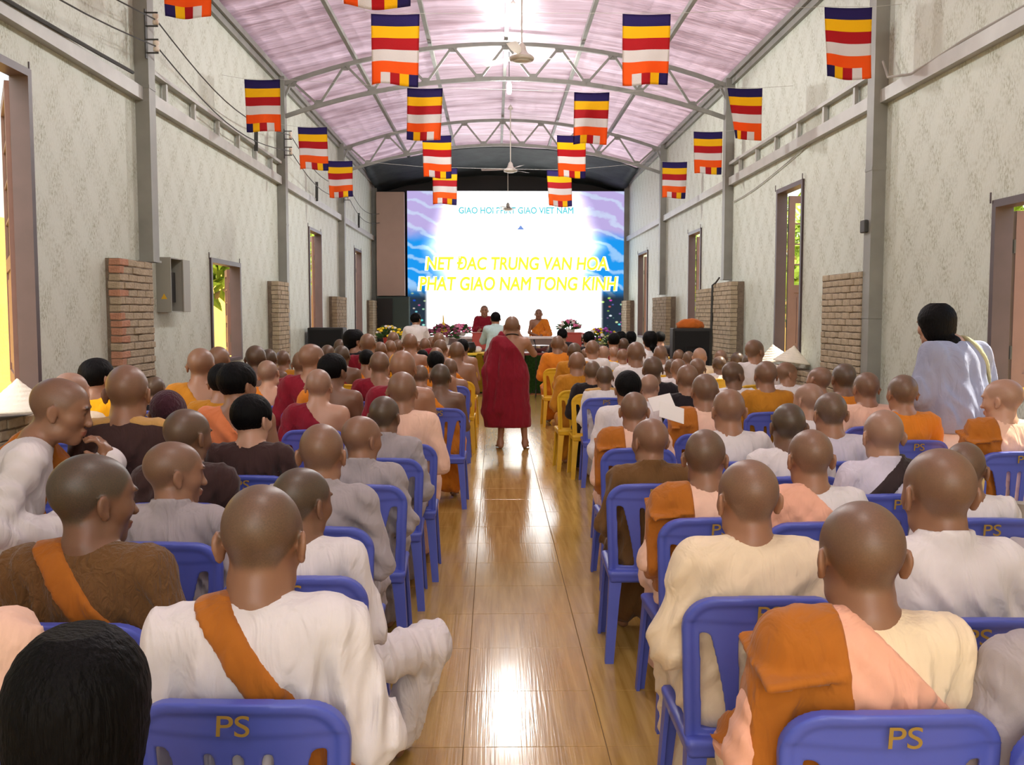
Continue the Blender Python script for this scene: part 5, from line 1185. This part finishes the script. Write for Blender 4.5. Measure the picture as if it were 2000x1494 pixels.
# things at the right edge
M_clear = mat('grey_plastic_cup', lin(170,164,156), .3); M_tanbag = mat('tan_paper', lin(214,186,120), .8)
tb = table('side_table', 2.15, 2.75, 3.95, 4.45, .74, 'small side table with cups at the outer end of right block', None, M_maroonw)
for i, (x, y) in enumerate(((2.26,4.05), (2.42,4.12))):
    bm = bmesh.new(); lathe(bm, [(.028,0),(.033,.03),(.040,.10),(.042,.102),(.037,.10),(.03,.02)], 18); tag(link('plastic_cup', bm_mesh('plastic_cup', bm, True), None, M_clear, (x,y,.74)), 'clear plastic cup on the side table, %s' % ('near its corner' if i == 0 else 'towards its middle'), 'cup')
bm = bmesh.new(); box(bm, -.14,.14,-.012,.012,-.10,.10); bmesh.ops.bevel(bm, geom=bm.edges[:], offset=.004, segments=1, affect='EDGES'); o = tag(link('tan_folder', bm_mesh('tan_folder', bm), None, M_tanbag, (2.18,4.45,.86)), 'tan paper folder leaning on the side table behind the cups', 'folder'); o.rotation_euler = (R(-30), R(32), R(10))
# white sheets in the audience
M_paper = mat('paper', lin(236,232,228), .8)
for px, py, y, l, a in ((1312,806,5.3,'white sheet of paper held up beside the ochre-sashed row',.3), (1292,786,6.0,'white sheet of paper beside the black-robed person',-.2)):
    x, z = at(px, py, y); bm = bmesh.new(); box(bm, -.075,.075,-.0015,.0015,-.05,.05); o = tag(link('paper_sheet', bm_mesh('paper_sheet', bm), None, M_paper, (x,y,z)), l, 'paper'); o.rotation_euler = (R(-35), a, .2)
# wire eyeglasses on the grey-robed knee
x, z = at(1962, 1452, 2.05); g = tag(empty('eyeglasses', (x, 2.05, z)), 'thin wire eyeglasses beside the grey-robed person in the right back row', 'eyeglasses'); M_w = mat('glasses_wire', lin(150,130,110), .25, .9)
for sx in (-.028,.028):
    bm = bmesh.new(); tube(bm, [(sx+.022*math.cos(t*PI/8), 0, .016*math.sin(t*PI/8)) for t in range(17)], .0012, 6, False); link('rim', bm_mesh('rim', bm), g, M_w)
    bm = bmesh.new(); tube(bm, [(sx*1.75,0,.004),(sx*1.9,.06,.004),(sx*1.8,.12,-.012)], .0011, 6); link('temple', bm_mesh('temple', bm), g, M_w)
bm = bmesh.new(); tube(bm, [(-.006,0,.004),(0,0,.009),(.006,0,.004)], .0011, 6); link('bridge', bm_mesh('bridge', bm), g, M_w); g.rotation_euler = (R(20), R(15), R(60))

# microphone stand at the aisle end
r = tag(empty('microphone_stand', (.82, 18.9, 0)), 'thin black microphone stand at the aisle end before the dark table', 'stand')
bm = bmesh.new(); tube(bm, [(0,0,.02),(0,0,.95)], .009, 8); link('pole', bm_mesh('pole', bm), r, M_black)
for q in range(3):
    bm = bmesh.new(); tube(bm, [(0,0,.16),(.22*math.cos(q*2.1+.4),.22*math.sin(q*2.1+.4),.01)], .008, 6); link('leg', bm_mesh('leg', bm), r, M_black)
bm = bmesh.new(); tube(bm, [(0,0,.95),(-.02,.12,1.08),(-.03,.2,1.12)], [.008,.008,.02], 8); link('microphone', bm_mesh('microphone', bm), r, M_black)
